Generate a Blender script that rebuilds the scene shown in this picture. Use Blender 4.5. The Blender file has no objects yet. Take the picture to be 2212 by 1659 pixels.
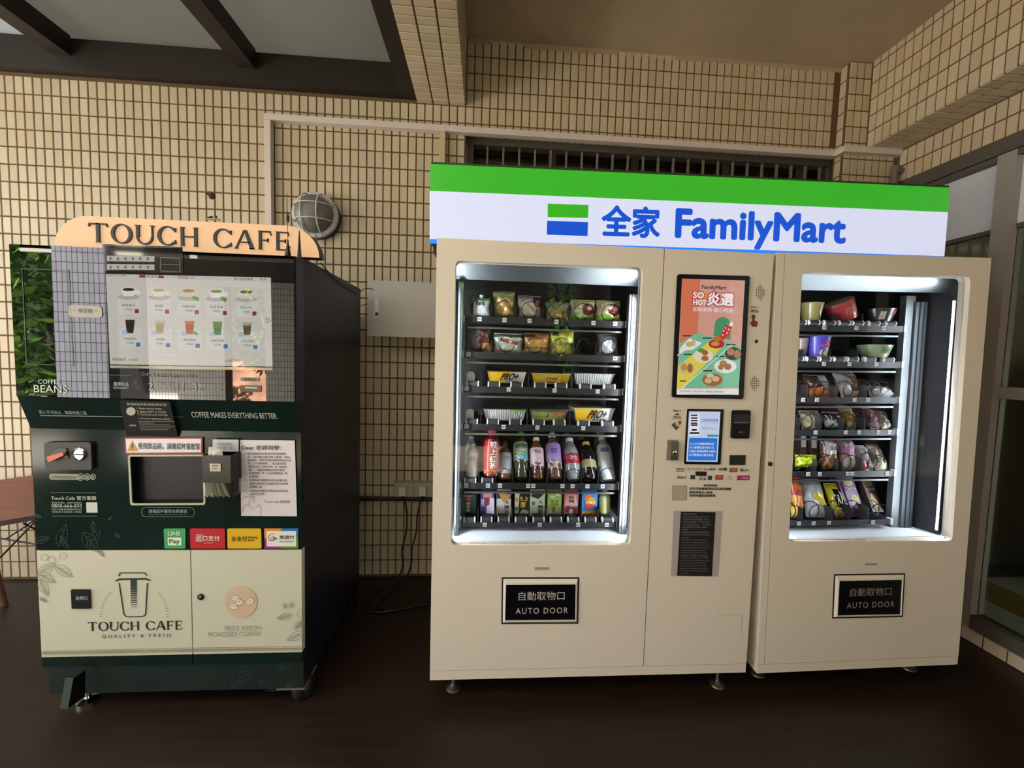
import bpy, bmesh, math, random
from mathutils import Vector, Matrix
random.seed(7)
SC = bpy.context.scene
COL = SC.collection

# ------------------------------------------------------------------ camera, sky, sun, exposure
FPX = 878.7254                       # focal length in pixels of the 2212 px wide frame
CAM = Vector((2.8076, -2.6454, 1.4621))
CR = Matrix(((0.99746206, -0.06546603, 0.02799336),      # camera right
             (0.02372712, -0.06506052, -0.99759919),     # camera down
             (0.06713012, 0.99573155, -0.06334208)))     # camera forward
cd = bpy.data.cameras.new('camera'); cam = bpy.data.objects.new('camera', cd); COL.objects.link(cam)
cd.sensor_width = 36.0; cd.lens = 36.0 * FPX / 2212.0; cd.clip_start = 0.05; cd.clip_end = 200
mw = Matrix((CR[0], -CR[1], -CR[2])).transposed().to_4x4(); mw.translation = CAM
cam.matrix_world = mw
SC.camera = cam

w = bpy.data.worlds.new('sky'); SC.world = w; w.use_nodes = True
bg = w.node_tree.nodes['Background']
bg.inputs['Color'].default_value = (0.97, 0.985, 1.0, 1); bg.inputs['Strength'].default_value = 5.6
sd = bpy.data.lights.new('sun', 'SUN'); sd.energy = 95.0; sd.angle = 0.01; sd.color = (1.0, 0.98, 0.95)
sun = bpy.data.objects.new('sun', sd); COL.objects.link(sun)
sun.rotation_euler = Vector((0.18, -0.60, -0.78)).to_track_quat('-Z', 'Y').to_euler()
vs = SC.view_settings
vs.view_transform = 'Standard'; vs.look = 'None'; vs.exposure = 0.0; vs.gamma = 1.0; vs.use_curve_mapping = False

# ------------------------------------------------------------------ measuring: a point of a real plane
def ray(u, v):
    return CR.transposed() @ Vector(((u - 1106) / FPX, (v - 829.5) / FPX, 1))
def at(u, v, X=None, Y=None, Z=None):
    d = ray(u, v)
    if X is not None: t = (X - CAM.x) / d.x
    elif Y is not None: t = (Y - CAM.y) / d.y
    else: t = (Z - CAM.z) / d.z
    return CAM + d * t
class Frame:
    """world <-> local coordinates of one thing; plane = a depth Y or a function of height"""
    def __init__(s, root): s.inv = root.matrix_basis.inverted(); s.root = root
    def p(s, u, v, Y):
        if callable(Y):
            y = Y(1.2)
            for _ in range(8): q = at(u, v, Y=y); y = Y(q.z)
            q = at(u, v, Y=y)
        else: q = at(u, v, Y=Y)
        return s.inv @ q
    def rect(s, u0, v0, u1, v1, Y):
        um, vm = (u0 + u1) / 2, (v0 + v1) / 2
        return s.p(u0, vm, Y).x, s.p(u1, vm, Y).x, s.p(um, v1, Y).z, s.p(um, v0, Y).z
    def quad(s, pts, Y):
        return [(q.x, q.z) for q in (s.p(u, v, Y) for u, v in pts)]
    def y(s, Y): return (s.inv @ Vector((0, Y, 0))).y

# ------------------------------------------------------------------ materials
def lin(c):
    if isinstance(c, str): c = tuple(int(c[i:i + 2], 16) for i in (0, 2, 4))
    return tuple((x / 255 / 12.92) if x / 255 <= .04045 else ((x / 255 + .055) / 1.055) ** 2.4 for x in c)
MATS = {}
def M(name, c='808080', rough=.5, metal=0., emit=None, es=1., spec=.5, ior=1.45, trans=0., alpha=1., bump=None, vary=None, coat=0.):
    """principled material; bump=(scale, strength); vary=(scale, amount) gives grain in the colour"""
    if name in MATS: return MATS[name]
    m = bpy.data.materials.new(name); m.use_nodes = True; nt = m.node_tree; b = nt.nodes['Principled BSDF']
    col = lin(c)
    b.inputs['Base Color'].default_value = (*col, 1); b.inputs['Roughness'].default_value = rough
    b.inputs['Metallic'].default_value = metal; b.inputs['IOR'].default_value = ior
    b.inputs['Specular IOR Level'].default_value = spec; b.inputs['Alpha'].default_value = alpha
    b.inputs['Transmission Weight'].default_value = trans; b.inputs['Coat Weight'].default_value = coat
    if emit:
        b.inputs['Emission Color'].default_value = (*lin(emit), 1); b.inputs['Emission Strength'].default_value = es
    tc = None
    if bump or vary:
        tc = nt.nodes.new('ShaderNodeTexCoord')
    if vary:
        n = nt.nodes.new('ShaderNodeTexNoise'); n.inputs['Scale'].default_value = vary[0]; n.inputs['Detail'].default_value = 5
        if len(vary) > 2:
            mp = nt.nodes.new('ShaderNodeMapping'); mp.inputs['Scale'].default_value = vary[2]
            nt.links.new(tc.outputs['Object'], mp.inputs['Vector']); nt.links.new(mp.outputs['Vector'], n.inputs['Vector'])
        else: nt.links.new(tc.outputs['Object'], n.inputs['Vector'])
        r = nt.nodes.new('ShaderNodeValToRGB')
        r.color_ramp.elements[0].position = .3; r.color_ramp.elements[1].position = .7
        r.color_ramp.elements[0].color = (*[x * (1 - vary[1]) for x in col], 1)
        r.color_ramp.elements[1].color = (*[min(1, x * (1 + vary[1])) for x in col], 1)
        nt.links.new(n.outputs['Fac'], r.inputs['Fac']); nt.links.new(r.outputs['Color'], b.inputs['Base Color'])
    if bump:
        n = nt.nodes.new('ShaderNodeTexNoise'); n.inputs['Scale'].default_value = bump[0]; n.inputs['Detail'].default_value = 4
        bp = nt.nodes.new('ShaderNodeBump'); bp.inputs['Strength'].default_value = bump[1]; bp.inputs['Distance'].default_value = .002
        nt.links.new(tc.outputs['Object'], n.inputs['Vector']); nt.links.new(n.outputs['Fac'], bp.inputs['Height'])
        nt.links.new(bp.outputs['Normal'], b.inputs['Normal'])
    MATS[name] = m
    return m
def glow(c, es=1.):                    # what is shown on a lit screen, under smooth glass
    return M('screen_%s_%g' % (c, es), '080808', .05, emit=c, es=es, spec=.15)
def ink(c, rough=.5): return M('ink_%s_%g' % (c, rough), c, rough)
def glass_mat(name, tint='ffffff', ior=1.45):
    if name in MATS: return MATS[name]
    m = bpy.data.materials.new(name); m.use_nodes = True; nt = m.node_tree; nt.nodes.clear()
    o = nt.nodes.new('ShaderNodeOutputMaterial'); mx = nt.nodes.new('ShaderNodeMixShader')
    t = nt.nodes.new('ShaderNodeBsdfTransparent'); t.inputs['Color'].default_value = (*lin(tint), 1)
    g = nt.nodes.new('ShaderNodeBsdfGlossy'); g.inputs['Roughness'].default_value = 0
    f = nt.nodes.new('ShaderNodeFresnel'); f.inputs['IOR'].default_value = ior
    nt.links.new(f.outputs[0], mx.inputs[0]); nt.links.new(t.outputs[0], mx.inputs[1]); nt.links.new(g.outputs[0], mx.inputs[2])
    nt.links.new(mx.outputs[0], o.inputs[0]); MATS[name] = m
    return m
def tile_mat():
    m = bpy.data.materials.new('glazed_cream_tile'); m.use_nodes = True; nt = m.node_tree; b = nt.nodes['Principled BSDF']
    gi = nt.nodes.new('ShaderNodeNewGeometry'); oi = nt.nodes.new('ShaderNodeObjectInfo')
    ad = nt.nodes.new('ShaderNodeMath'); ad.operation = 'ADD'; fr = nt.nodes.new('ShaderNodeMath'); fr.operation = 'FRACT'
    nt.links.new(gi.outputs['Random Per Island'], ad.inputs[0]); nt.links.new(oi.outputs['Random'], ad.inputs[1])
    nt.links.new(ad.outputs[0], fr.inputs[0])
    r = nt.nodes.new('ShaderNodeValToRGB'); e = r.color_ramp.elements
    e[0].color = (*lin('b7aa92'), 1); e[1].color = (*lin('c1af91'), 1)
    x = e.new(.25); x.color = (*lin('beb096'), 1); x = e.new(.6); x.color = (*lin('c5b89d'), 1); x = e.new(.85); x.color = (*lin('bcab8f'), 1)
    nt.links.new(fr.outputs[0], r.inputs['Fac'])
    tc = nt.nodes.new('ShaderNodeTexCoord'); n = nt.nodes.new('ShaderNodeTexNoise'); n.inputs['Scale'].default_value = 60
    mx = nt.nodes.new('ShaderNodeMix'); mx.data_type = 'RGBA'; mx.blend_type = 'MULTIPLY'; mx.inputs['Factor'].default_value = .12
    nt.links.new(tc.outputs['Object'], n.inputs['Vector']); nt.links.new(r.outputs['Color'], mx.inputs['A']); nt.links.new(n.outputs['Color'], mx.inputs['B'])
    nt.links.new(mx.outputs['Result'], b.inputs['Base Color'])
    b.inputs['Roughness'].default_value = .38
    return m
TILE = tile_mat()
GROUT = M('brown_grout', '5d4a33', .95, bump=(300, .4))

# ------------------------------------------------------------------ mesh building
class MB:
    def __init__(s): s.v = []; s.f = []; s.m = []
    def add(s, vs, fs, mi=0):
        n = len(s.v); s.v += [tuple(x) for x in vs]; s.f += [tuple(i + n for i in f) for f in fs]; s.m += [mi] * len(fs)
        return s
    def box(s, x0, x1, y0, y1, z0, z1, mi=0):
        return s.add([(x0, y0, z0), (x1, y0, z0), (x1, y1, z0), (x0, y1, z0), (x0, y0, z1), (x1, y0, z1), (x1, y1, z1), (x0, y1, z1)],
                     [(3, 2, 1, 0), (4, 5, 6, 7), (0, 1, 5, 4), (1, 2, 6, 5), (2, 3, 7, 6), (3, 0, 4, 7)], mi)
    def poly(s, pts, y, t=.001, mi=0):
        """a flat plate: outline in x,z facing -y, front at y-t, back at y (y may be a function of z)"""
        Y = y if callable(y) else (lambda z: y)
        n = len(pts)
        a = sum(pts[i][0] * pts[(i + 1) % n][1] - pts[(i + 1) % n][0] * pts[i][1] for i in range(n))
        if a < 0: pts = pts[::-1]
        vs = [(x, Y(z) - t, z) for x, z in pts] + [(x, Y(z), z) for x, z in pts]
        return s.add(vs, [tuple(range(n))] + [((i + 1) % n, i, n + i, n + (i + 1) % n) for i in range(n)], mi)
    def tube(s, path, r, n=6, mi=0, cap=True):
        P = [Vector(p) for p in path]; R = r if isinstance(r, (list, tuple)) else [r] * len(P)
        rings = []; up = Vector((.31, .17, .93)).normalized()
        for i, p in enumerate(P):
            d = (P[min(i + 1, len(P) - 1)] - P[max(i - 1, 0)]).normalized()
            a = d.cross(up)
            if a.length < .05: a = d.cross(Vector((1, 0, 0)))
            a.normalize(); b = d.cross(a)
            rings.append([p + (a * math.cos(2 * math.pi * k / n) + b * math.sin(2 * math.pi * k / n)) * R[i] for k in range(n)])
        vs = [q for g in rings for q in g]; fs = []
        for i in range(len(P) - 1):
            for k in range(n): fs.append((i * n + k, i * n + (k + 1) % n, (i + 1) * n + (k + 1) % n, (i + 1) * n + k))
        if cap: fs += [tuple(range(n))[::-1], tuple(range((len(P) - 1) * n, len(P) * n))]
        return s.add(vs, fs, mi)
    def lathe(s, prof, n=20, c=(0, 0, 0), axis='z', mi=0):
        """prof: (radius, height) from bottom to top"""
        vs = []
        for r, h in prof:
            for k in range(n):
                a = 2 * math.pi * k / n; x, y = r * math.cos(a), r * math.sin(a)
                q = (x, y, h) if axis == 'z' else ((x, -h, y) if axis == 'y' else (h, x, y))
                vs.append((c[0] + q[0], c[1] + q[1], c[2] + q[2]))
        fs = [(i * n + k, i * n + (k + 1) % n, (i + 1) * n + (k + 1) % n, (i + 1) * n + k) for i in range(len(prof) - 1) for k in range(n)]
        fs += [tuple(range(n))[::-1], tuple(range((len(prof) - 1) * n, len(prof) * n))]
        return s.add(vs, fs, mi)
    def cyl(s, c, r, h, axis='z', n=16, mi=0): return s.lathe([(r, 0), (r, h)], n, c, axis, mi)
    def ribbon(s, pts, wd, y, t=.0008, mi=0):
        """a drawn line of width wd on a plate facing -y"""
        for (x0, z0), (x1, z1) in zip(pts, pts[1:]):
            d = Vector((x1 - x0, z1 - z0)); L = d.length
            if L < 1e-6: continue
            nx, nz = -d.y / L * wd / 2, d.x / L * wd / 2
            s.poly([(x0 - nx, z0 - nz), (x1 - nx, z1 - nz), (x1 + nx, z1 + nz), (x0 + nx, z0 + nz)], y, t, mi)
        return s
    def mesh(s, name, mats, smooth=False):
        me = bpy.data.meshes.new(name); me.from_pydata(s.v, [], s.f)
        for m in (mats if isinstance(mats, (list, tuple)) else [mats]): me.materials.append(m)
        me.polygons.foreach_set('material_index', s.m)
        if smooth: me.polygons.foreach_set('use_smooth', [True] * len(s.f))
        me.update()
        if smooth:
            try: me.set_sharp_from_angle(angle=math.radians(40))
            except Exception: pass
        return me
    def build(s, name, mats, parent=None, smooth=False, loc=None):
        o = bpy.data.objects.new(name, s.mesh(name, mats, smooth)); COL.objects.link(o)
        if parent is not None: o.parent = parent
        if loc is not None: o.location = loc
        return o
def tag(o, label=None, cat=None, group=None, kind=None):
    if label: o['label'] = label
    if cat: o['category'] = cat
    if group: o['group'] = group
    if kind: o['kind'] = kind
    return o
def thing(name, label, cat, loc=(0, 0, 0), rot=(0, 0, 0), group=None):
    o = bpy.data.objects.new(name, None); COL.objects.link(o); o.empty_display_size = .05
    o.matrix_basis = Matrix.Translation(loc) @ (Matrix.Rotation(rot[2], 4, 'Z') @ Matrix.Rotation(rot[1], 4, 'Y') @ Matrix.Rotation(rot[0], 4, 'X'))
    return tag(o, label, cat, group)
def rr(x0, x1, z0, z1, r, n=4):
    out = []
    for cx, cz, a0 in ((x1 - r, z1 - r, 0), (x0 + r, z1 - r, 90), (x0 + r, z0 + r, 180), (x1 - r, z0 + r, 270)):
        for k in range(n + 1):
            a = math.radians(a0 + 90 * k / n); out.append((cx + r * math.cos(a), cz + r * math.sin(a)))
    return out
def ell(cx, cz, rx, rz, n=18, a0=0, a1=360, rot=0):
    c, s_ = math.cos(rot), math.sin(rot); out = []
    for k in range(n + (a1 - a0 < 360)):
        a = math.radians(a0 + (a1 - a0) * k / n); x, z = rx * math.cos(a), rz * math.sin(a)
        out.append((cx + x * c - z * s_, cz + x * s_ + z * c))
    return out
def rquad(q, r=.15, n=4):
    """round the corners of a four-point outline (TL, TR, BR, BL); r = share of the short side"""
    q = [Vector(p) for p in q]; out = []
    L = min((q[i] - q[(i + 1) % 4]).length for i in range(4)) * r
    for i in range(4):
        a, b, c = q[i - 1], q[i], q[(i + 1) % 4]
        p0 = b + (a - b).normalized() * L; p1 = b + (c - b).normalized() * L
        for k in range(n + 1):
            t = k / n; p = p0 * (1 - t) ** 2 + b * 2 * t * (1 - t) + p1 * t * t
            out.append((p.x, p.y))
    return out
def holed(mb, outer, inner, y0, y1, mi=0):
    """a plate (front y0, back y1) with outer corners TL,TR,BR,BL and an inner loop of 4 equal arcs, same order"""
    k = len(inner) // 4; n = len(inner)
    V = [(x, y, z) for y in (y0, y1) for x, z in list(outer) + list(inner)]
    N = 4 + n; F = []
    for side, off in ((0, 0), (1, N)):
        for i in range(4):
            for j in range(k - 1):
                t = (off + i, off + 4 + i * k + j, off + 4 + i * k + j + 1); F.append(t[::-1] if side else t)
            a = off + 4 + i * k + k - 1; b = off + 4 + ((i + 1) * k) % n
            t = (off + i, a, b, off + (i + 1) % 4); F.append(t[::-1] if side else t)
    for i in range(4): F.append((i, (i + 1) % 4, N + (i + 1) % 4, N + i))
    for i in range(n): F.append((4 + (i + 1) % n, 4 + i, N + 4 + i, N + 4 + (i + 1) % n))
    return mb.add(V, F, mi)

# ------------------------------------------------------------------ lettering (flat print, raised under a millimetre)
_TC = {}
def glyphs(body, bold=0., space=1.):
    key = (body, bold, space)
    if key not in _TC:
        cu = bpy.data.curves.new('lettering', 'FONT'); cu.body = body; cu.offset = bold; cu.resolution_u = 3; cu.space_character = space
        o = bpy.data.objects.new('lettering', cu); me = o.to_mesh()
        vs = [tuple(v.co) for v in me.vertices]; fs = [tuple(p.vertices) for p in me.polygons]
        o.to_mesh_clear(); bpy.data.objects.remove(o); bpy.data.curves.remove(cu)
        xs = [v[0] for v in vs]; ys = [v[1] for v in vs]
        _TC[key] = (vs, fs, min(xs), max(xs), min(ys), max(ys))
    return _TC[key]
def put_text(mb, body, x0, x1, z0, z1, y, bold=0., space=1., mi=0, shear=0.):
    vs, fs, a, b, c, d = glyphs(body, 0., space)
    Y = y if callable(y) else (lambda z: y)
    sx = (x1 - x0) / (b - a); sz = (z1 - z0) / max(d - c, 1e-6)
    lay = 0.; k = bold * min(sx, sz)                                     # heavier strokes: the same glyph set slightly apart
    for ox, oz in (((0, 0),) if not bold else ((-k, 0), (k, 0), (0, -k), (0, k), (-.7 * k, -.7 * k), (.7 * k, .7 * k), (-.7 * k, .7 * k), (.7 * k, -.7 * k))):
        P = []
        for vx, vy, _ in vs:
            z = z0 + (vy - c) * sz + oz; P.append((x0 + (vx - a) * sx + ox + shear * (z - z0), Y(z) - .0006 - lay, z))
        mb.add(P, fs, mi); lay += 4e-5
    return mb
class Print:
    """gathers flat print of one surface and builds it as one part per colour"""
    def __init__(s, frame, Y, off=.0012): s.g = frame; s.Y = Y; s.off = off; s.mb = {}; s.n = 0
    def yl(s):
        s.n += 1                                               # later print lies a hair above earlier print
        if callable(s.Y):
            oy = s.g.inv.translation; k = s.off + s.n * 8e-6; return lambda z: s.Y(z - oy.z) + oy.y - k
        return s.g.y(s.Y) - s.off - s.n * 8e-6
    def get(s, mat): return s.mb.setdefault(mat, MB())
    def text(s, mat, body, u0, v0, u1, v1, bold=0., space=1., slope=0.):
        x0, x1, z0, z1 = s.g.rect(u0, v0, u1, v1, s.Y); put_text(s.get(mat), body, x0, x1, z0, z1, s.yl(), bold, space); return s
    def poly(s, mat, pts, t=.0006): s.get(mat).poly(s.g.quad(pts, s.Y), s.yl(), t); return s
    def rpoly(s, mat, pts, r=.15, t=.0006): s.get(mat).poly(rquad(s.g.quad(pts, s.Y), r), s.yl(), t); return s
    def rect(s, mat, u0, v0, u1, v1, t=.0006): return s.poly(mat, [(u0, v0), (u1, v0), (u1, v1), (u0, v1)], t)
    def line(s, mat, pts, w): s.get(mat).ribbon(s.g.quad(pts, s.Y), w, s.yl()); return s
    def ell(s, mat, u, v, ru, rv, n=18, a0=0, a1=360, rot=0): return s.poly(mat, ell(u, v, ru, rv, n, a0, a1, rot))
    def build(s, name, parent):
        for mat, mb in s.mb.items(): mb.build(name, mat, parent)
        s.mb = {}

# ------------------------------------------------------------------ the room
def struct(o, kind='structure'): o['kind'] = kind; return o
def tile_mesh(w_, h_, t=.0045, c=.0018):
    mb = MB(); a, b = w_ / 2, h_ / 2
    mb.add([(-a, 0, -b), (a, 0, -b), (a, 0, b), (-a, 0, b), (-a + c, -t, -b + c), (a - c, -t, -b + c), (a - c, -t, b - c), (-a + c, -t, b - c)],
           [(4, 5, 6, 7), (0, 1, 5, 4), (1, 2, 6, 5), (2, 3, 7, 6), (3, 0, 4, 7)])
    return mb
def tiled(parent, spots, w_, h_, rot=None, most=300):
    """spots: (x, y, z) tile centres, largest in view first; facing -y turned by rot (a 3x3)"""
    rot = rot or Matrix.Identity(3); src = tile_mesh(w_, h_); me = src.mesh('tile', TILE)
    for p in spots[:most]:
        o = bpy.data.objects.new('tile', me); COL.objects.link(o); o.parent = parent
        o.matrix_basis = Matrix.Translation(p) @ rot.to_4x4()
    if len(spots) > most:
        mb = MB(); sv = [rot @ Vector(v) for v in src.v]
        for p in spots[most:]: mb.add([v + Vector(p) for v in sv], src.f)
        o = mb.build('tiling', TILE, parent); o['kind'] = 'stuff'
TW, TH = .0435, .0925
Z0 = 2.913                                                   # height of the tile joint just above the trunking
floor_mat = M('dark_wood_floor', '23170f', .42, vary=(3.0, .30, (1.2, 14, 1)), bump=(60, .12), spec=.35)
struct(MB().box(-3.2, 5.46, -4.4, .3, -.12, 0).build('floor', floor_mat))
wl = struct(MB().box(-3.2, 2.655, .004, .25, 0, 5.0).box(5.16, 5.8, .004, .25, 0, 5.0).box(2.655, 5.16, .004, .25, 2.87, 5.0).box(2.655, 5.16, .004, .25, 0, 1.72).build('wall_back', GROUT))
sp = []
for r in range(-5, 30):
    for c in range(-8, 101):
        x, z = (c + .5) * .05, Z0 - (r + .5) * .1
        if z < 0.0: continue
        if 2.64 < x < 5.17 and 1.70 < z < 2.875: continue
        if x > 5.10 or z > 3.46: continue
        if x < 2.35 and r < -1: continue
        first = 0 if (0 <= c < 29 and 0 <= r < 6) or (30 <= c < 48 and 0 <= r < 7) else 1
        sp.append((first, r, c, (x, .004, z)))
sp.sort(key=lambda q: q[:3])
tiled(wl, [q[3] for q in sp], TW, TH)
tiled(wl, [((c + .5) * .05, .004, 2.8925) for c in range(53, 102)], TW, .033)
wt = struct(MB().box(2.655, 5.16, 0.006, .03, 2.8695, 2.8705).build('trim_1', GROUT))
# ceiling slab over the right bay
conc = M('painted_concrete', 'ab9a84', .9, vary=(2.5, .12), bump=(35, .35))
struct(MB().box(2.65, 5.30, -3.4, .25, 3.415, 3.6).build('ceiling', conc))
mb = MB(); rnd = random.Random(3); x = 2.66
while x < 5.1:                                                # rough mortar line along the top of the tiles
    wdt = rnd.uniform(.09, .28); x1 = min(x + wdt, 5.1); t = rnd.uniform(.004, .010); zb = 3.412 - rnd.uniform(.018, .03)
    mb.poly([(x, zb), (x1, zb + rnd.uniform(-.004, .004)), (x1, 3.416), (x, 3.416)], .004, t); x = x1
struct(mb.build('trim_2', M('mortar', 'a3937b', .95, bump=(120, .5))))
# the beam between the bays
RX = Matrix.Rotation(math.radians(90), 3, 'X')               # faces down
beam = struct(MB().box(2.355, 2.645, -3.4, 0, 3.018, 3.6).build('ceiling_beam', GROUT))
tiled(beam, [(2.40 + .1 * i, -.05 * (k + .5), 3.018) for k in range(67) for i in range(3)], TH, TW, Matrix.Rotation(math.radians(90), 3, 'X'), 66)
RL = Matrix.Rotation(math.radians(90), 3, 'Z')               # faces +x
RR_ = Matrix.Rotation(math.radians(-90), 3, 'Z')             # faces -x
mb = MB(); src = tile_mesh(TW, TH); sv = [RL @ Vector(v) for v in src.v]
for k in range(67):
    for j in range(4): mb.add([v + Vector((2.645, -.05 * (k + .5), 3.07 + .1 * j)) for v in sv], src.f)
mb.build('tiling', TILE, beam)['kind'] = 'stuff'
# corner pier and right hand beam
pier = struct(MB().box(5.094, 5.5, -.066, .02, 0, 3.5).build('wall_corner', GROUT))
tiled(pier, [(5.094, -.02 - .048 * k, Z0 - (r + .5) * .1) for r in range(-5, 8) for k in range(1)], TW, TH, RR_)
tiled(pier, [(5.115 + .05 * k, -.066, Z0 - (r + .5) * .1) for r in range(-5, 8) for k in range(7)], TW, TH)
rb = struct(MB().box(5.239, 5.6, -3.4, .02, 2.881, 3.6).build('ceiling_beam', GROUT))
tiled(rb, [(5.239, -.101 - .05 * k, 2.927 + .1 * j) for k in range(20) for j in range(6)], TW, TH, RR_)
tiled(rb, [(5.286 + .1 * i, -.101 - .05 * k, 2.881) for k in range(20) for i in range(3)], TH, TW, RX)
mb = MB()
for k in range(20, 65):
    for j in range(6): mb.add([RR_ @ Vector(v) + Vector((5.239, -.101 - .05 * k, 2.927 + .1 * j)) for v in src.v], src.f)
mb.build('tiling', TILE, rb)['kind'] = 'stuff'
wr = struct(MB().box(5.463, 5.6, -4.3, -.05, 2.67, 2.9).box(5.463, 5.6, -4.3, -.05, -.05, .075).box(5.40, 5.463, -4.3, -.05, -.05, -.001).build('wall_right', GROUT))
tiled(wr, [(5.463, -.11 - .05 * k, 2.72 + .1 * j) for k in range(26) for j in range(2)], TW, TH, RR_)
tiled(wr, [(5.463, -.11 - .1 * k, .036) for k in range(30)], TH, .068, RR_)
tiled(wr, [(5.50, -.11 - .1 * k, .075) for k in range(30)], TH, .06, Matrix.Rotation(math.radians(-90), 3, 'X') , 300)
# glazed screen on the right: frame, rails, mullions, panes
alu = M('grey_aluminium', '98938f', .45, metal=.15); alud = M('dark_aluminium', '55504a', .5, metal=.1)
wn = struct(MB().box(5.452, 5.52, -4.3, -.05, 2.585, 2.665).build('window_1', alud))
for y0, y1, nm in ((-.70, -.62, 'mullion'), (-.13, -.06, 'mullion'), (-1.95, -1.86, 'mullion'), (-3.2, -3.11, 'mullion')):
    MB().box(5.452, 5.53, y0, y1, .075, 2.59).build(nm, alu, wn)
for y0, y1 in ((-.62, -.13), (-1.86, -.70), (-3.11, -1.95)):
    MB().box(5.458, 5.525, y0, y1, 1.325, 1.385).build('rail', alu, wn)
    MB().box(5.452, 5.53, y0, y1, .075, .15).build('rail', alud, wn)
    MB().box(5.452, 5.53, y0, y1, 2.555, 2.59).build('rail', alud, wn)
    MB().box(5.494, 5.5, y0, y1, 1.385, 2.2).build('pane', glass_mat('window_glass', 'd8dcd6', 1.5), wn)
    MB().box(5.494, 5.5, y0, y1, .15, 1.325).build('pane', glass_mat('window_glass'), wn)
    MB().box(5.490, 5.5, y0, y1, 2.215, 2.555).build('frosted_pane', M('frosted_film', 'c3c6cf', .6, vary=(4, .06)), wn)
    MB().box(5.486, 5.51, y0, y1, 2.195, 2.218).build('rail', alud, wn)
# the room behind the glass
inn = M('room_plaster', '8e8572', .9); 
struct(MB().box(8.2, 8.3, -5, .25, 0, 3.4).build('wall_room', inn))
struct(MB().box(5.46, 8.3, .10, .25, 0, 3.4).build('wall_room', inn))
ft = M('pale_floor_tile', 'b5b2a6', .5)
fl = struct(MB().box(5.6, 8.3, -5, .25, -.06, -.004).build('floor_room', M('floor_joint', '3c362b', .9)))
for i in range(4):
    for j in range(8):
        MB().box(5.62 + i * .605, 6.215 + i * .605, -4.9 + j * .605, -4.305 + j * .605, -.004, 0).build('floor_tile', M('yellow_floor_tile', '8a7440', .6) if i == 0 and False else ft, fl)
MB().box(6.05, 6.35, -4.9, 0.1, 0, .003).build('tactile_strip', M('yellow_floor_tile', '8a7440', .6), fl)
struct(MB().box(5.6, 8.3, -5, .25, 3.3, 3.4).build('ceiling_room', inn))
cb = thing('storage_cabinet', 'dark cabinet with a pale side standing inside behind the right glass', 'cabinet', (6.9, -.55, 0))
MB().box(-.25, .25, -.3, .3, .12, 1.6).build('cabinet_body', M('dark_cabinet', '1c1814', .6), cb)
MB().box(-.25, .25, -.3, .3, 0, .12).build('plinth', M('plinth_black', '100e0c', .7), cb)
MB().box(-.26, .26, .3, .33, .12, 1.6).build('side_panel', M('pale_board', '9a927c', .7), cb)
# barred window behind the lightbox
w2 = struct(MB().box(2.66, 5.16, .07, .16, 2.825, 2.87).box(2.66, 5.16, .07, .16, 1.72, 1.76).box(2.66, 2.70, .07, .16, 1.76, 2.825).box(5.12, 5.16, .07, .16, 1.76, 2.825).build('window_2', M('steel_frame', '5d5751', .45, metal=.3)))
for k in range(23):
    x = 2.79 + k * .1035
    MB().box(x - .006, x + .006, .085, .10, 1.76, 2.825).build('bar', M('steel_bar', '8a837a', .4, metal=.4), w2)
for k, x in enumerate((3.22, 3.78, 4.42, 4.95)):
    MB().box(x - .025, x + .025, .12, .155, 1.76, 2.825).build('sash', M('sash_brown', '3a312a', .5), w2)
MB().box(2.70, 5.12, .125, .15, 2.735, 2.75).build('sash_rail', M('sash_brown', '3a312a', .5), w2)
MB().box(2.70, 5.12, .135, .14, 1.76, 2.825).build('pane', M('dark_window_glass', '120e0b', .08), w2)
for k in range(50):                                           # cut tiles of the window head
    MB().add([(2.665 + k * .05, .004, 2.869), (2.708 + k * .05, .004, 2.869), (2.708 + k * .05, .07, 2.869), (2.665 + k * .05, .07, 2.869),
              (2.665 + k * .05, .004, 2.872), (2.708 + k * .05, .004, 2.872), (2.708 + k * .05, .07, 2.872), (2.665 + k * .05, .07, 2.872)],
             [(3, 2, 1, 0), (4, 5, 6, 7), (0, 1, 5, 4), (1, 2, 6, 5), (2, 3, 7, 6), (3, 0, 4, 7)]).build('tile', TILE, wt)
# glazed canopy over the left bay
stl = M('brown_black_steel', '1e1612', .55)
cp = struct(MB().box(-3.2, 2.35, -.06, .0, 3.03, 3.20).build('canopy_wall_plate', stl))
for k, x in enumerate((-.70, .37, 1.38)):
    r_ = MB().box(x - .05, x + .05, -1.95, -.06, 3.105, 3.215).build('rafter', stl, cp)
MB().box(2.262, 2.352, -1.95, -.06, 3.03, 3.215).build('rafter', stl, cp)
MB().box(-3.2, 2.35, -2.05, -1.95, 3.09, 3.24).build('front_rail', stl, cp)
cg = M('dusty_canopy_glass', '7c7a70', .35, trans=.0, vary=(1.5, .12))
nt = cg.node_tree; pb = nt.nodes['Principled BSDF']; out = [n for n in nt.nodes if n.type == 'OUTPUT_MATERIAL'][0]
tl = nt.nodes.new('ShaderNodeBsdfTranslucent'); tl.inputs['Color'].default_value = (.25, .245, .215, 1)
mx = nt.nodes.new('ShaderNodeMixShader'); mx.inputs[0].default_value = .75
nt.links.new(pb.outputs[0], mx.inputs[1]); nt.links.new(tl.outputs[0], mx.inputs[2]); nt.links.new(mx.outputs[0], out.inputs[0])
cg2 = M('bright_canopy_glass', '9a9c98', .35)  # canopy glass made brighter, standing in for the open daylight behind this pane
nt = cg2.node_tree; pb = nt.nodes['Principled BSDF']; out = [n for n in nt.nodes if n.type == 'OUTPUT_MATERIAL'][0]
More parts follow.
